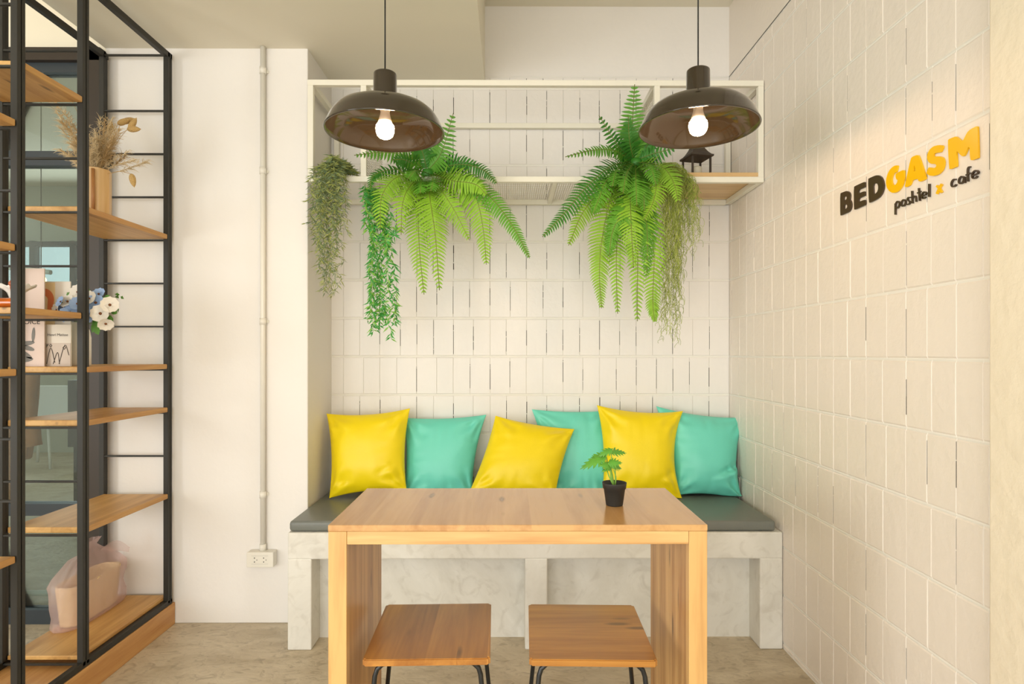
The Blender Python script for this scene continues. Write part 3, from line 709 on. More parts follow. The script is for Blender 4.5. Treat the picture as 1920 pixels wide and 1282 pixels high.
# ------------------------------------------------------------------ conduit and socket on the left wall
t = thing('conduit_pipe', 'white plastic conduit running down the plaster wall to the socket', 'pipe', P(492, 1028, 2.512))
xc = P(492, 560, 2.512).x
bm = bmesh.new(); tube(bm, [(xc, 2.517, 0.313), (xc, 2.517, ZS-.001)], 0.0105, 20); obj('pipe', bm, m_pvc, t)
for zc in (0.325, 1.90, 1.27, 0.545, 2.32):
    bm = bmesh.new(); lathe(bm, [(.0106,-.014),(.0135,-.014),(.0135,.014),(.0106,.014)], (xc, 2.517, zc), 24)
    if zc > 0.4: box(bm, (xc-.019, 2.527, zc-.006), (xc+.019, YW, zc+.006))
    obj('pipe_clip', bm, m_pvc, t)
sx0, sx1 = P(462.5, 1040, 2.49).x, P(512, 1040, 2.49).x
t = thing('wall_socket', 'white surface-mounted double socket box on the plaster wall under the conduit', 'socket', ((sx0+sx1)/2, YW, 0.28))
bm = bbox((sx0, 2.497, 0.250), (sx1, YW-.0005, 0.312), 0.003); obj('back_box', bm, m_pvc, t)
bm = bbox((sx0-.001, 2.489, 0.2495), (sx1+.001, 2.4972, 0.3125), 0.003); obj('cover_plate', bm, m_pvc, t)
bm = bmesh.new()
for cx in ((sx0+sx1)/2-.022, (sx0+sx1)/2+.016):
    for dx, dz, r in ((0,.008,.0024),(0,-.008,.0024),(.010,0,.0019)):
        f = [bm.verts.new((cx+dx+r*math.cos(2*PI*k/8), 2.4886, 0.281+dz+r*math.sin(2*PI*k/8))) for k in range(8)]; bm.faces.new(f)
    
obj('socket_hole', bm, m_hole, t)
bm = bmesh.new(); box(bm, (sx0+.02, 2.4884, 0.2975), (sx1-.02, 2.4891, 0.2985)); box(bm, (sx0+.02, 2.4884, 0.2640), (sx1-.02, 2.4891, 0.2648)); obj('insert_edge', bm, mat('socket_edge_grey', (190,186,176), .5), t)

# ------------------------------------------------------------------ wall sign
t = thing('wall_sign', 'raised two-line cafe lettering in dark brown and yellow on the block wall', 'sign', (XR, 1.5, 1.62))
def zc3(p): return (1560 + p[0]/10.68, 300 + p[1]/10.68)
def zc4(p): return (1650 + p[0]/7.124, 220 + p[1]/7.124)
def zc7(p): return (1540 + p[0]/6.0, 220 + p[1]/6.0)
XS = XR - .005
def smooth_loop(l, k=2):
    for _ in range(k):
        o = []
        for a, b in zip(l, l[1:]+l[:1]):
            o += [(a[0]*.8+b[0]*.2, a[1]*.8+b[1]*.2), (a[0]*.2+b[0]*.8, a[1]*.2+b[1]*.8)]
        l = o
    return l
def letter(loops, fn, m, label=None, sm=1):
    loops = [smooth_loop(l, sm) for l in loops]
    L3 = [[PXw(*fn(p), XS) for p in l] for l in loops]
    flat = [[Vector((v.y, v.z, 0)) for v in l] for l in L3]
    tris = tessellate_polygon(flat); bm = bmesh.new(); fr = []; bk = []
    for l in L3:
        for v in l: fr.append(bm.verts.new(v)); bk.append(bm.verts.new((XR-.0005, v.y, v.z)))
    for a in tris:
        try: bm.faces.new([fr[i] for i in a]); bm.faces.new([bk[i] for i in a[::-1]])
        except ValueError: pass
    o = 0
    for l in L3:
        n = len(l)
        for i in range(n): bm.faces.new((fr[o+i], fr[o+(i+1)%n], bk[o+(i+1)%n], bk[o+i]))
        o += n
    ob = obj('letter', bm, m, t)
    if label: ob['label'] = label
def stroke(lines, fn, wd, m, label):
    bm = bmesh.new()
    for li, l in enumerate(lines):
        if len(l) > 2: l = [(v.x, v.y) for v in crom([Vector((a[0], a[1], 0)) for a in l], 6*(len(l)-1))]
        Lf, Rt = [], []
        for i, p in enumerate(l):
            q0 = l[max(0, i-1)]; q1 = l[min(len(l)-1, i+1)]
            if math.hypot(l[0][0]-l[-1][0], l[0][1]-l[-1][1]) < 1 and i in (0, len(l)-1): q0 = l[-2]; q1 = l[1]
            dx, dy = q1[0]-q0[0], q1[1]-q0[1]; d = math.hypot(dx, dy) or 1
            nx, ny = -dy/d*wd/2, dx/d*wd/2
            Lf.append((p[0]+nx*.85, p[1]+ny)); Rt.append((p[0]-nx*.85, p[1]-ny))
        A = [[], []]
        xs = XS + 0.0004*li
        for k, X in enumerate((xs, XR-.0005)):
            for Lq in (Lf, Rt):
                A[k].append([bm.verts.new(Vector((X, PXw(*fn(p), XS).y, PXw(*fn(p), XS).z))) for p in Lq])
        n = len(l)
        for i in range(n-1):
            f0, f1 = A[0]; b0, b1 = A[1]
            bm.faces.new((f0[i], f0[i+1], f1[i+1], f1[i])); bm.faces.new((b0[i], b1[i], b1[i+1], b0[i+1]))
            bm.faces.new((f0[i], b0[i], b0[i+1], f0[i+1])); bm.faces.new((f1[i], f1[i+1], b1[i+1], b1[i]))
        for i in (0, n-1): bm.faces.new((A[0][0][i], A[0][1][i], A[1][1][i], A[1][0][i]))
    ob = obj('letter', bm, m, t); ob['label'] = label
letter([[(162,672),(195,652),(285,618),(325,628),(352,660),(364,705),(358,770),(352,790),(376,825),(388,880),(385,940),(365,1000),(330,1045),(185,1110),(163,1106)],
        [(232,745),(265,725),(292,735),(293,765),(277,795),(234,812)], [(240,905),(275,885),(300,897),(302,940),(287,968),(243,992)]], zc3, m_brown_letter, 'dark brown capital B')
letter([[(435,538),(470,515),(640,437),(658,447),(662,520),(652,548),(524,605),(527,670),(640,623),(656,635),(658,690),(645,722),(530,775),(532,838),(650,793),(668,808),(671,880),(655,907),(465,992),(437,988)]], zc3, m_brown_letter, 'dark brown capital E', 1)
letter([[(720,378),(750,360),(870,307),(930,303),(985,338),(1020,410),(1037,500),(1029,585),(1000,672),(950,742),(890,790),(765,855),(736,848)],
        [(820,488),(880,460),(910,478),(924,530),(920,590),(900,640),(860,678),(831,690)]], zc3, m_brown_letter, 'dark brown capital D')
letter([[(1300,104),(1317,122),(1285,248),(1240,258),(1207,310),(1190,380),(1195,450),(1215,490),(1245,502),(1280,485),(1305,440),(1312,398),(1287,388),(1272,340),(1270,268),(1420,198),(1441,212),(1441,360),(1425,450),(1390,540),(1330,620),(1265,656),(1200,656),(1140,620),(1095,550),(1077,460),(1085,370),(1110,280),(1150,200),(1200,145),(1250,113)]], zc3, m_yellow_letter, 'yellow capital G')
letter([[(408,552),(435,522),(497,501),(517,518),(612,805),(600,832),(540,860),(513,850),(503,820),(428,838),(398,910),(345,936),(328,918)], [(456,628),(477,712),(444,728)]], zc4, m_yellow_letter, 'yellow capital A')
letter([[(830,372),(842,395),(810,465),(790,470),(735,478),(713,492),(710,512),(725,522),(800,518),(840,540),(857,590),(852,650),(827,712),(780,762),(720,784),(660,778),(620,752),(620,735),(645,670),(662,667),(720,677),(745,662),(752,640),(735,622),(680,621),(640,592),(626,540),(634,480),(665,425),(715,385),(780,369)]], zc4, m_yellow_letter, 'yellow capital S')
letter([[(903,308),(925,286),(1010,253),(1030,266),(1100,325),(1160,205),(1200,162),(1285,118),(1302,124),(1312,530),(1300,548),(1230,574),(1203,566),(1192,365),(1125,512),(1105,522),(1083,510),(1012,438),(1027,648),(1012,664),(945,692),(922,690)]], zc4, m_yellow_letter, 'yellow capital M')
def ell(cx, cy, rx, ry, a0=0, a1=360, n=14, sh=-0.45):
    o = []
    for i in range(n+1):
        a = math.radians(a0 + (a1-a0)*i/n); x = rx*math.cos(a); o.append((cx+x, cy - ry*math.sin(a) + sh*x))
    return o
br = 'dark brown lowercase letter '
stroke([[(827,968),(826,1095)], ell(849,982,22,36)], zc7, 14, m_brown_letter, br+'p')
stroke([ell(917,962,24,34)], zc7, 14, m_brown_letter, br+'o')
stroke([[(992,900),(972,902),(963,920),(975,936),(988,948),(984,970),(968,980),(952,976)]], zc7, 12.5, m_brown_letter, br+'s')
stroke([[(1013,826),(1019,968)], [(1018,915),(1030,892),(1046,885),(1056,900),(1060,950)]], zc7, 14, m_brown_letter, br+'h')
stroke([[(1089,795),(1100,940)], [(1073,852),(1112,832)]], zc7, 14, m_brown_letter, br+'t')
stroke([ell(1148,875,25,36,0,315,14), [(1124,890),(1172,866)]], zc7, 12.5, m_brown_letter, br+'e')
stroke([[(1207,747),(1205,895)]], zc7, 17, m_brown_letter, br+'l')
stroke([[(1292,768),(1320,800),(1348,846)], [(1347,750),(1318,800),(1292,860)]], zc7, 24, m_yellow_letter, 'yellow lowercase letter x')
stroke([ell(1485,738,30,40,50,320,14)], zc7, 14, m_brown_letter, br+'c')
stroke([ell(1567,705,28,38), [(1603,668),(1606,738)]], zc7, 14, m_brown_letter, br+'a')
stroke([[(1668,556),(1650,562),(1640,585),(1638,640),(1642,722)], [(1618,650),(1668,626)]], zc7, 14, m_brown_letter, br+'f')
stroke([ell(1722,642,35,42,0,315,14), [(1690,660),(1756,628)]], zc7, 14, m_brown_letter, br+'e')

# ------------------------------------------------------------------ black steel shelving unit
UX0, UX1 = -1.695, -1.41
YS = [1.30, 1.755, 2.02, 2.515]
LV = [1.247 + 0.1785*k for k in range(-4, 6)]   # rung levels
t = thing('shelving_unit', 'tall black steel shelving frame with wooden shelves against the glazing', 'shelf', (-1.55, 1.9, 0))
def part(name, bm, m): return obj(name, bm, m, t)
for Y in YS:
    for X, s in ((UX0, -1), (UX1, 1)):
        bm = bmesh.new()
        xo, xi = (X, X+.020) if s < 0 else (X-.020, X)
        y0 = Y-.03 if Y > 1.3 else Y
        bbox((xo, y0, .10), (xi, y0+.014, 2.385), .001, 1, bm)
        bbox((xo+.004 if s > 0 else xo, y0+.018, .10), (xi if s > 0 else xi-.004, y0+.030, 2.385), .001, 1, bm)
        part('post', bm, m_black)
for X in (UX0, UX1-.02):
    for z0, z1 in ((.092,.114), (2.362,2.385)):
        bm = bbox((X, YS[0], z0), (X+.02, YS[-1]+.001, z1), .001, 1); part('rail', bm, m_black)
for Y in YS:
    y0 = Y-.03 if Y > 1.3 else Y
    for z in LV + [.106, 2.37]:
        if Y == 1.755 and z < .5 and z > .2: continue
        bm = bbox((UX0+.018, y0+.002, z-.0035), (UX1-.018, y0+.012, z+.0035), .001, 1); part('rung', bm, m_black)
for z in LV:   # little ties between the twin bars of each post
    bm = bmesh.new()
    for Y in YS[1:]:
        for X in (UX0+.004, UX1-.014): box(bm, (X, Y-.018, z-.004), (X+.010, Y-.011, z+.004))
    part('spacer', bm, m_black)
def shelf(ya, yb, z, th=.020):
    bm = bbox((UX0+.021, ya, z+.0036), (UX1-.001, yb, z+.0036+th), 0.003)
    for v in bm.verts:
        if v.co.x > UX1-.01: v.co.x += 0.004*noise.noise(Vector((v.co.y*9, z*5, 0)))
    part('shelf', bm, m_shelf)
L_ = {i: z for i, z in enumerate(LV)}
for z in (L_[0], L_[2], L_[3], L_[6]): shelf(YS[2]-.012, YS[3]-.032, z)
for z in (L_[4], L_[8]): shelf(YS[1]-.012, YS[2]-.032, z)
for z in (L_[0], L_[3], L_[5], L_[7]): shelf(YS[0], YS[1]-.032, z)
bm = bbox((UX0+.0205, YS[2]-.012, .114), (UX1-.0205, YS[3]-.003, .128), .002); part('shelf', bm, m_shelf)
bm = bbox((UX0, YS[0]-.3, 0), (UX1+.004, YW-.003, .0915), .002); part('plinth', bm, m_plinth)
bm = bmesh.new(); box(bm, (-1.697, 2.508, 1.93-.01), (-1.665, 2.530, 1.975)); part('wall_bracket', bm, m_black)

ZA = lambda i: L_[i] + .0036 + .020
# dried grasses in a wooden vase
vx, vy, vz = -1.562, 2.27, ZA(6)
t = thing('dried_arrangement', 'dried pampas and bunny-tail grasses in a faceted wooden vase on the shelving', 'dried flowers', (vx, vy, vz))
bm = bmesh.new(); lathe(bm, [(0,0),(.052,0),(.053,.002),(.053,.198),(.050,.200),(.044,.200),(.044,.14),(0,.14)], (vx,vy,vz), 8, smooth=False); obj('vase', bm, m_vase, t)
bm = bmesh.new(); tube(bm, [(vx+.028, vy-.052, vz+.01), (vx+.028, vy-.053, vz+.19)], .006, 8); obj('twig', bm, wood('branch_inlay', (196,142,84), (150,96,50), 'Z', 'X', .3, .5, False), t)
m_dry = [mat('pampas', (236,214,172), .8), mat('dry_stem', (206,174,124), .8), mat('bunny_tail', (214,176,112), .85, bump=.8, bscale=300)]
rnd = random.Random(9)
def blade_plume(base, tip, seed, dens=70):
    rnd = random.Random(seed); bm = bmesh.new()
    mid = base.lerp(tip, .5) + Vector((rnd.uniform(-.02,.02), rnd.uniform(-.02,.02), .01)); c = crom([base, mid, tip], 24); tube(bm, c, .0009, 3)
    for i in range(dens):
        k = rnd.randint(7, 23); p = c[k]; T = (c[k+1]-c[k]).normalized()
        d = (T*rnd.uniform(.6,1.4) + Vector((rnd.uniform(-1,1), rnd.uniform(-1,1), rnd.uniform(-.4,.3)))).normalized(); l = rnd.uniform(.018,.045)
        e = p+d*l+Vector((0,0,-l*.25)); tube(bm, [p, p+d*l*.55, e], [.0009,.0007,.0002], 3, cap=False)
    return bm
top = Vector((vx, vy, vz+.17))
for i in range(44):
    tip = Vector((vx + rnd.uniform(-.135,.15), vy + rnd.uniform(-.08,.08), vz + rnd.uniform(.24,.40)))
    if i < 4: tip = Vector((vx-.13-.02*i, vy, vz+.38+.05*i))
    obj('grass_plume', blade_plume(top, tip, i), m_dry[0] if i % 3 else m_dry[1], t, recalc=False)
def bunny(px_, py_, Y, ang, r=.011):
    c = P(px_, py_, Y); bm = bmesh.new(); d = Vector((math.cos(ang), 0, math.sin(ang)))
    pts = [c - d*.026, c - d*.014, c, c + d*.014, c + d*.027]; tube(bm, crom(pts, 12), [.001,.006,.009,.0105,.0112,.0115,.011,.0105,.0095,.008,.006,.003,.0008], 10)
    tube(bm, crom([top, top.lerp(c, .6)+Vector((0,0,.03)), c-d*.024], 10), .0008, 4)
    obj('bunny_tail', bm, m_dry[2], t)
for a in ((251,242,2.27,.0),(249,232,2.27,1.0),(232,228,2.27,.4),(249,338,2.25,-1.35),(207,240,2.27,1.4),(131,178,2.2,1.9),(240,226,2.30,.3)): bunny(*a)

# silk flowers in a white vase
vx, vy, vz = -1.540, 2.155, ZA(3)
t = thing('flower_vase', 'blue and white silk flowers in a white ceramic vase on the shelving', 'flowers', (vx, vy, vz))
m_cer = mat('white_ceramic', (236,232,222), .2)
bm = bmesh.new(); lathe(bm, [(0,0),(.034,0),(.036,.004),(.036,.10),(.032,.125),(.026,.14),(.028,.155),(.024,.155),(.022,.14),(.0,.135)], (vx,vy,vz), 32); obj('vase', bm, m_cer, t)
m_petw = mat('white_petal', (238,230,216), .6); m_petb = mat('blue_petal', (158,184,222), .6); m_fc = mat('flower_centre', (120,70,30), .7); m_fl = mat('silk_leaf', (88,136,48), .5, vary=.3, vscale=50)
def flower(px_, py_, Y, r, m, facing, n=5):
    r *= .85
    c = P(px_, py_, Y); bm = bmesh.new(); N_ = Vector(facing).normalized(); a, b = frame_from(N_)
    for k in range(n):
        an = 2*PI*k/n; d = a*math.cos(an) + b*math.sin(an); s = N_.cross(d)
        rows_ = [(0,.12,0),(.35,.55,.05),(.7,.62,.2),(1.0,.38,.28)]
        vs = [[bm.verts.new(c + d*r*q + s*r*w_*j + N_*r*(h_ + .12*abs(j))) for j in (-1, 0, 1)] for q, w_, h_ in rows_]
        for r0, r1 in zip(vs, vs[1:]):
            for j in range(2): f = bm.faces.new((r0[j], r0[j+1], r1[j+1], r1[j])); f.smooth = True
    o = obj('flower_head', bm, m, t, recalc=False)
    bm = bmesh.new(); bmesh.ops.create_icosphere(bm, subdivisions=1, radius=r*.2, matrix=Matrix.Translation(c+N_*r*.12)); obj('flower_centre', bm, m_fc, o)
    bm = bmesh.new(); tube(bm, crom([Vector((vx,vy,vz+.14)), Vector((vx,vy,vz+.14)).lerp(c,.6)+Vector((0,.01,.01)), c-N_*.002], 6), .0014, 5); obj('stem', bm, m_fl, t)
for a in ((189,588,2.058,.034,m_petw,(.2,-1,.1)),(206,572,2.068,.032,m_petw,(.6,-1,.2)),(198,606,2.058,.028,m_petw,(.5,-.6,-.6)),(180,568,2.078,.032,m_petb,(.3,-1,.3)),
          (147,548,2.088,.030,m_petw,(-.1,-1,.2)),(128,566,2.078,.028,m_petw,(-.2,-1,.5)),(137,586,2.068,.034,m_petb,(-.1,-1,.1)),(154,582,2.058,.034,m_petb,(.2,-1,.2)),
          (108,582,2.078,.028,m_petw,(-.6,-1,.1)),(120,576,2.083,.030,m_petb,(-.3,-1,.3)),(186,552,2.098,.026,m_petb,(0,-1,.6)),(168,560,2.073,.03,m_petw,(0,-1,.4)),(165,592,2.058,.03,m_petb,(0,-1,0)),(146,570,2.05,.028,m_petb,(.2,-1,.4)),(124,590,2.05,.028,m_petb,(-.3,-1,.0)),(115,566,2.07,.022,m_petb,(-.5,-1,.4))): flower(*a)
def bigleaf(px_, py_, Y, ang, ln, wd):
    p = P(px_, py_, Y); d = Vector((math.cos(ang), -.25, math.sin(ang))).normalized(); s = d.cross(Vector((0,-1,.2))).normalized(); bm = bmesh.new()
    rows_ = [(0,.15),(.3,.8),(.6,1),(.85,.6),(1,.05)]; vs = [[bm.verts.new(p+d*ln*q+s*wd*w_*j+Vector((0,-.003*(1-abs(j)),-.2*ln*q*q))) for j in (-1,0,1)] for q, w_ in rows_]
    for r0, r1 in zip(vs, vs[1:]):
        for j in range(2): f = bm.faces.new((r0[j], r0[j+1], r1[j+1], r1[j])); f.smooth = True
    obj('leaf', bm, m_fl, t, recalc=False)
for a in ((200,590,2.080,-.9,.04,.014),(205,580,2.090,-.2,.035,.012),(192,572,2.100,1.2,.04,.014),(150,566,2.090,.4,.035,.013),(140,560,2.095,2.2,.035,.013),(165,575,2.080,1.5,.04,.016),(175,600,2.075,-1.0,.05,.015),
          (120,588,2.080,3.4,.035,.012),(150,592,2.070,-.3,.035,.014),(185,600,2.075,-2,.04,.014),(196,566,2.095,.9,.04,.012),(126,582,2.075,-2.6,.03,.012),(160,560,2.110,1.1,.05,.014)): bigleaf(*a)
bm = bmesh.new(); s0 = P(205,572,2.17); tube(bm, crom([s0, P(214,560,2.17), P(224,552,2.17)], 6), .001, 4)
for q in ((214,561),(219,557),(224,552),(222,560),(216,566),(226,556),(210,566),(218,572),(222,578),(213,574)):
    c = P(*q, 2.17); leaf_on(bm, c, Vector((random.uniform(-1,1), -.2, random.uniform(-.5,1))), .016, .006, 0, random)
obj('eucalyptus_sprig', bm, m_fl, t, recalc=False)

# printed cards and boards leaning on the shelves
def board(name, px0, px1, zb, zt, Y, lean, m, label, cat, lines=None):
    x0, x1 = P(px0, 600, Y).x, P(px1, 600, Y).x
    t = thing(name, label, cat, ((x0+x1)/2, Y, zb))
    bm = bmesh.new(); box(bm, (x0, Y, zb), (x1, Y+.004, zt)); obj('card', bm, m, t)
    return t, x0, x1
def on_front(t, polys, m, name, Y):
    bm = bmesh.new()
    for pl in polys: tube(bm, pl, .0011, 3, cap=False)
    obj(name, bm, m, t, recalc=False)
m_card = mat('white_card', (232,222,206), .6); m_pink = mat('pale_pink_card', (230,208,194), .6); m_kraft = mat('beige_paper', (212,196,180), .6); m_ink = mat('print_ink', (70,62,56), .7)
m_or = mat('orange_print', (226,128,78), .6); m_cream = mat('cream_print', (240,212,160), .6); m_grey = mat('grey_print', (128,124,116), .6)
def text(t, s, size, loc, m, name='lettering'):
    cu = bpy.data.curves.new('t', 'FONT'); cu.body = s; cu.size = size; cu.align_x = 'CENTER'; cu.extrude = .0002
    o = bpy.data.objects.new('t', cu); C.objects.link(o); dg = bpy.context.evaluated_depsgraph_get(); dg.update()
    me = bpy.data.meshes.new_from_object(o.evaluated_get(dg)); bpy.data.objects.remove(o)
    bm = bmesh.new(); bm.from_mesh(me); bm.transform(Matrix.Translation(loc) @ Matrix.Rotation(PI/2, 4, 'X')); obj(name, bm, m, t, recalc=False)
t, x0, x1 = board('art_board', 24, 83, ZA(3), 1.425, 2.045, 0, m_pink, 'tall pale pink printed board with grey shapes on the shelving', 'board')
Y0 = 2.0445; text(t, 'OICE', .024, ((x0+x1)/2+.012, Y0, 1.236), m_ink)
bm = bmesh.new()
for (cx, cz, a, l, r) in ((.035,1.17,.15,.06,.008),(.04,1.155,-.3,.05,.008),(.03,1.135,-.55,.06,.008),(.06,1.20,1.5,.05,.006),(.03,1.115,.1,.06,.009)):
    d = Vector((math.cos(a), 0, math.sin(a))); c = Vector((x0+cx+.01, Y0, cz)); s = Vector((-d.z,0,d.x))
    vs = [bm.verts.new(c + d*l*.5*math.cos(k*PI/6) + s*r*math.sin(k*PI/6)) for k in range(12)]; bm.faces.new(vs)
for v in bm.verts: v.co.y = Y0 - .0001*(v.index % 2)
obj('printed_shapes', bm, m_grey, t, recalc=False)
t, x0, x1 = board('art_print', 84, 133, ZA(3), 1.235, 2.062, 0, m_card, 'small white card with a printed title above a black line drawing on the shelving', 'print')
text(t, 'Henri Matisse', .0125, ((x0+x1)/2, 2.0615, 1.196), m_ink)
bm = bmesh.new(); box(bm, (x0+.001, 2.0605, ZA(3)+.0005), (x1-.001, 2.0618, 1.172)); obj('picture', bm, m_kraft, t)
on_front(t, [crom([(x0+.008,2.060,1.10),(x0+.022,2.060,1.155),(x0+.036,2.060,1.105)], 10), crom([(x0+.03,2.060,1.10),(x0+.045,2.060,1.14),(x0+.052,2.060,1.10)], 8), crom([(x0+.05,2.060,1.10),(x0+.07,2.060,1.165),(x0+.084,2.060,1.13)], 8),
    [(x0+.022,2.060,1.158),(x0+.018,2.060,1.163),(x0+.022,2.060,1.168),(x0+.026,2.060,1.163),(x0+.022,2.060,1.158)], [(x0+.068,2.060,1.15),(x0+.063,2.060,1.156),(x0+.068,2.060,1.161),(x0+.073,2.060,1.156),(x0+.068,2.060,1.15)]], m_ink, 'drawn_line', 2.073)
bm = bmesh.new(); bm.faces.new([bm.verts.new(v) for v in ((x0+.006,2.0603,1.168),(x0+.016,2.0603,1.168),(x0+.006,2.0603,1.155))]); obj('printed_triangle', bm, m_grey, t, recalc=False)
t, x0, x1 = board('art_print', 61, 132, ZA(3), 1.386, 2.09, 0, m_card, 'tall cream and white card with an orange arch painting behind the silk flowers', 'print')
bm = bmesh.new(); box(bm, (x0+.0005, 2.0885, ZA(3)+.01), (x0+.078, 2.0898, 1.382)); obj('picture_ground', bm, m_cream, t)
bm = bmesh.new(); zc_ = 1.297
def arch(r0, r1, hh, m, nm, Yq):
    bm = bmesh.new(); A = []; cx = x0+.042
    pr = [(-1, -.032)] + [None]
    pts = [(cx+r0*math.cos(a), zc_+.025+r0*1.15*math.sin(a)) for a in [PI*k/16 for k in range(17)]]
    pto = [(cx+r1*math.cos(a), zc_+.025+r1*1.15*math.sin(a)) for a in [PI*k/16 for k in range(17)]]
    pts = [(cx+r0*.75, zc_-.030)] + pts + [(cx-r0*.95, zc_-.030)]; pto = [(cx+r1*.8, zc_-.030)] + pto + [(cx-r1*.8, zc_-.030)]
    a = [bm.verts.new((p[0], Yq, p[1])) for p in pts]; b = [bm.verts.new((p[0], Yq, p[1])) for p in pto]
    for i in range(len(a)-1): bm.faces.new((a[i], a[i+1], b[i+1], b[i]))
    obj(nm, bm, m, t, recalc=False)
arch(.012, .034, 0, m_or, 'painted_arch', 2.0882); arch(.018, .024, 0, mat('peach_print', (244,176,128), .6), 'painted_arch_band', 2.0889); arch(.029, .031, 0, mat('pale_orange_print', (250,206,150), .6), 'painted_arch_band', 2.0889)

# shell vase, coral stick and glossy dish on the near shelf
sx, sy, sz = P(30, 560, 1.84).x, 1.84, ZA(4)
bm = bmesh.new(); n = 40
prof = [(.012,0),(.015,.004),(.012,.012),(.013,.03),(.018,.05),(.030,.064),(.044,.072),(.042,.0735),(.028,.066),(.012,.05),(0,.045)]
rings = [[bm.verts.new((sx+r*(1+.06*math.sin(9*2*PI*k/n)*(z>.03))*math.cos(2*PI*k/n)*1.3, sy+r*.8*math.sin(2*PI*k/n), sz+z+.004*math.sin(9*2*PI*k/n)*(z>.06))) for k in range(n)] for r, z in prof]
for a, b in zip(rings, rings[1:]):
    for k in range(n): f = bm.faces.new((a[k], a[(k+1)%n], b[(k+1)%n], b[k])); f.smooth = True
bm.faces.new(rings[0][::-1])
tag(obj('shell_vase', bm, m_cer, origin=(sx,sy,sz)), 'white fluted shell-shaped vase on the near shelf', 'vase')
bm = bmesh.new(); a0 = P(27,590,1.80); a0.z = ZA(4)+.009; tube(bm, crom([a0, P(27,560,1.80), P(24,540,1.795), P(21,525,1.79)], 16), [.009,.0088,.0085,.008,.0085,.0075,.008,.007,.0075,.007,.0065,.007,.006,.0085,.009,.007,.002], 10)
tag(obj('coral_stick', bm, mat('terracotta_glaze', (190,96,54), .35, vary=.4, vscale=90)), 'terracotta spiny seahorse-like ornament before the shell vase', 'ornament')
bm = bmesh.new(); a0 = P(-40,580,1.785); a1 = P(39,575,1.785); a0.z = a1.z = sz+.016
tube(bm, crom([a0, a0.lerp(a1,.3), a0.lerp(a1,.7), a1], 20), [.0145]*18+[.013,.012,.011], 14)
tag(obj('striped_ornament', bm, mat('amber_glaze', (204,104,36), .12, vary=.45, vscale=28)), 'glossy amber striped ornament lying on the near shelf', 'ornament')

# ------------------------------------------------------------------ basket in a pink carrier bag on the plinth board
bx, by, bz = -1.625, 2.33, .1285
m_wick = mat('wicker', (240,212,164), .7, vary=.25, vscale=90, bump=.6, bscale=90)
def loft(bm, rings, closed=False):
    R = [[bm.verts.new(p) for p in r] for r in rings]; n = len(R[0])
    for a, b in zip(R, R[1:]):
        for k in range(n): f = bm.faces.new((a[k], a[(k+1)%n], b[(k+1)%n], b[k])); f.smooth = True
    return R
def rrect(hx, hy, z, n=48, amp=0, seed=0, cx=bx, cy=by, rot=0.0, pw=4):
    o = []
    for k in range(n):
        a = 2*PI*k/n; c, s = math.cos(a), math.sin(a); r = (abs(c)**pw + abs(s)**pw)**(-1/pw)
        w_ = 1 + amp*noise.noise(Vector((c*2.2+seed, s*2.2, z*9)))
        x, y = hx*c*r*w_, hy*s*r*w_; o.append((cx+x*math.cos(rot)-y*math.sin(rot), cy+x*math.sin(rot)+y*math.cos(rot), z))
    return o
t = thing('basket', 'pale woven basket on the plinth board inside a pink bag', 'basket', (bx, by, bz))
bm = bmesh.new(); rings = []
for k in range(25):
    z = bz+.003 + .15*k/24
    r_ = rrect(.038+.012*k/24, .125+.015*k/24, z, 96)
    rings.append([((x-bx)*(1+.035*((j//2+k) % 2))+bx, (y-by)*(1+.012*((j//2+k) % 2))+by, q) for j, (x, y, q) in enumerate(r_)])
R = loft(bm, rings); bm.faces.new(R[0][::-1]); R2 = loft(bm, [rings[-1], rrect(.044,.134,bz+.152,96), rrect(.036,.12,bz+.02,96)]); bmesh.ops.remove_doubles(bm, verts=bm.verts[:], dist=.0003); obj('body', bm, m_wick, t)
bm = bmesh.new(); rings = []
for k, (f_, z, am) in enumerate(((1.10,.001,.05),(1.16,.01,.08),(1.14,.04,.08),(1.12,.08,.10),(1.14,.12,.12),(1.12,.155,.16),(.98,.18,.22),(.80,.205,.30),(.56,.228,.38),(.34,.242,.4),(.2,.262,.4),(.26,.285,.5))):
    rings.append(rrect(.052*f_, .150*f_, bz+z+.001, 72, am, 2.0, pw=3, cy=by+.004*k*.3))
R = loft(bm, rings); bm.faces.new(R[0][::-1])
t2 = thing('plastic_bag', 'translucent pink plastic carrier bag wrapped round the basket on the plinth board', 'bag', (bx, by, bz))
for v in bm.verts: v.co += Vector((.011*noise.noise(v.co*24), .011*noise.noise(v.co*28+Vector((5,5,5))), 0))*(v.co.z > bz+.01); v.co.x = max(v.co.x, UX0+.004)
m_film = film('pink_film', (244,216,210), .30)
obj('bag_body', bm, m_film, t2)
for s in (0, 1):
    bm = bmesh.new(); c = crom([(bx+.03,by-.13,bz+.16),(bx+.012,by-.09,bz+.215),(bx+.005,by-.03,bz+.245),(bx,by,bz+.235)] if s == 0 else [(bx+.02,by+.03,bz+.235),(bx+.035,by+.10,bz+.225),(bx+.05,by+.16,bz+.20)], 14)
    A = [bm.verts.new(p+Vector((.004,0,.022*math.sin(PI*i/14)+.006))) for i, p in enumerate(c)]; Bq = [bm.verts.new(p-Vector((0,0,.014))) for p in c]
    for i in range(14): f = bm.faces.new((A[i], A[i+1], Bq[i+1], Bq[i])); f.smooth = True
    obj('bag_handle', bm, m_film, t2)

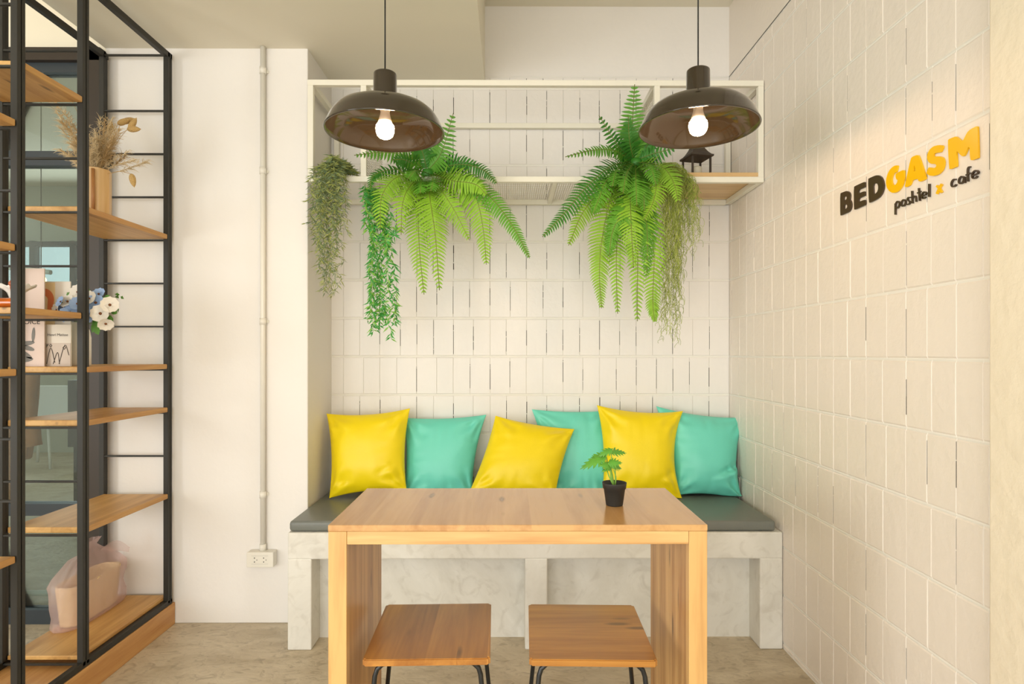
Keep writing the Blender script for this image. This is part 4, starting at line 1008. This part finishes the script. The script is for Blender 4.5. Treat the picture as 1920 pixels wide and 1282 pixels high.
# ------------------------------------------------------------------ beyond the glass: coat rack, jacket, chair, bulbs
t = thing('coat_stand', 'white tubular coat stand behind the glazing at far left', 'coat stand', (-2.22, 2.78, 0))
m_wt = mat('white_tube', (228,228,222), .4); xr = P(34, 1000, 2.78).x
bm = bmesh.new(); tube(bm, [(xr,2.78,.03),(xr,2.78,1.52)], .013, 14); obj('pole', bm, m_wt, t)
bm = bmesh.new(); tube(bm, crom([(xr-.3,2.78,.02),(xr-.25,2.78,.03),(xr+.10,2.78,.03),(xr+.14,2.79,.028),(xr+.165,2.84,.026),(xr+.165,3.1,.026)], 24), .013, 10); obj('base', bm, m_wt, t)
bm = bmesh.new(); tube(bm, crom([(xr-.3,2.78,1.5),(xr-.1,2.78,1.535),(xr+.15,2.78,1.51)], 10), .011, 10); obj('arm', bm, m_wt, t)
bm = bmesh.new(); rings = []; jx, jy = P(42, 800, 2.74).x, 2.735
for z, hx, hy, dx in ((1.40,.02,.015,.0),(1.37,.08,.03,0),(1.30,.105,.04,0),(1.1,.105,.042,0),(.95,.10,.042,-.005),(.82,.088,.04,-.01),(.74,.08,.04,-.012),(.66,.075,.036,-.02),(.655,.068,.03,-.02)):
    rings.append([(jx+dx+hx*.72*math.cos(a)*(1+.12*math.sin(5*a+z*7)), jy+hy*math.sin(a)*(1+.2*math.sin(7*a+z*5)), z) for a in [2*PI*k/48 for k in range(48)]])
R = loft(bm, rings); bm.faces.new(R[0]); bm.faces.new(R[-1])
m_coat = mat('brown_cloth', (168,98,46), .85, bump=.4, bscale=60)
t = thing('jacket', 'brown jacket hanging on the white coat stand', 'jacket', (jx, jy, 1.40)); obj('body', bm, m_coat, t)
for (pts, rr) in (([(jx-.05,jy,1.33),(jx-.06,jy-.02,1.0),(jx-.04,jy-.02,.62),(jx-.02,jy-.01,.47)], [.028,.036,.034,.032]), ([(jx+.05,jy,1.33),(jx+.06,jy-.02,1.1),(jx+.05,jy-.03,.9),(jx+.08,jy-.03,.72)], [.028,.034,.034,.034])):
    bm = bmesh.new(); c = crom(pts, 18); tube(bm, c, [rr[min(3, int(i/5))] * (1+.08*math.sin(i*1.7)) for i in range(19)], 16); obj('sleeve', bm, m_coat, t)
# far chair
cx, cy = P(82, 700, 6.1).x, 6.1
t = thing('white_chair', 'white shell chair with slim legs behind the glazing', 'chair', (cx, cy, 0))
bm = bmesh.new(); bbox((cx-.22, cy-.2, .44), (cx+.2, cy+.2, .47), .012, 3, bm); obj('seat', bm, m_wt, t)
bm = bmesh.new(); bbox((cx-.22, cy+.17, .47), (cx+.2, cy+.2, .80), .012, 3, bm); obj('backrest', bm, m_wt, t)
for sx_ in (-1, 1):
    for sy_ in (-1, 1):
        bm = bmesh.new(); tube(bm, [(cx+sx_*.14, cy+sy_*.13, .44), (cx+sx_*.22, cy+sy_*.2, 0)], .012, 8); obj('leg', bm, m_wt, t)
m_gbulb = mat('filament_glow', (255, 220, 150), .3, emit=(255, 205, 120), estr=6)
for i, (qx, qy) in enumerate(((77,526),(155,526))):
    Yq = 4.2; c = P(qx, qy, Yq)
    t = thing('bare_bulb_pendant', ('left' if i == 0 else 'right') + ' one of two bare filament bulb pendants beyond the glazing', 'lamp', (c.x, c.y, 3.05), 'bulb pendants beyond the glass')
    bm = bmesh.new(); tube(bm, [(c.x,c.y,c.z+.07),(c.x,c.y,3.05)], .003, 6); obj('cord', bm, m_cord, t)
    bm = bmesh.new(); lathe(bm, [(0,.085),(.012,.08),(.016,.04),(.013,.03),(0,.03)], c, 16); obj('lamp_socket', bm, m_cord, t)
    bm = bmesh.new(); bmesh.ops.create_uvsphere(bm, u_segments=20, v_segments=14, radius=.032, matrix=Matrix.Translation(c))
    for f in bm.faces: f.smooth = True
    obj('light_bulb', bm, m_gbulb, t)
# dark cabinet and table leg beyond the glass
bm = bmesh.new(); c0, c1 = P(127, 700, 4.6).x, P(185, 700, 4.6).x
t = thing('dark_cabinet', 'dark cabinet standing on slim legs beyond the glazing', 'cabinet', ((c0+c1)/2, 4.75, 0))
box(bm, (c0, 4.6, .42), (c1, 4.9, .93)); obj('body', bm, m_navy, t)
for x in (c0+.03, c1-.05):
    for y in (4.62, 4.86):
        bm = bmesh.new(); box(bm, (x, y, 0), (x+.03, y+.03, .42)); obj('leg', bm, m_navy, t)
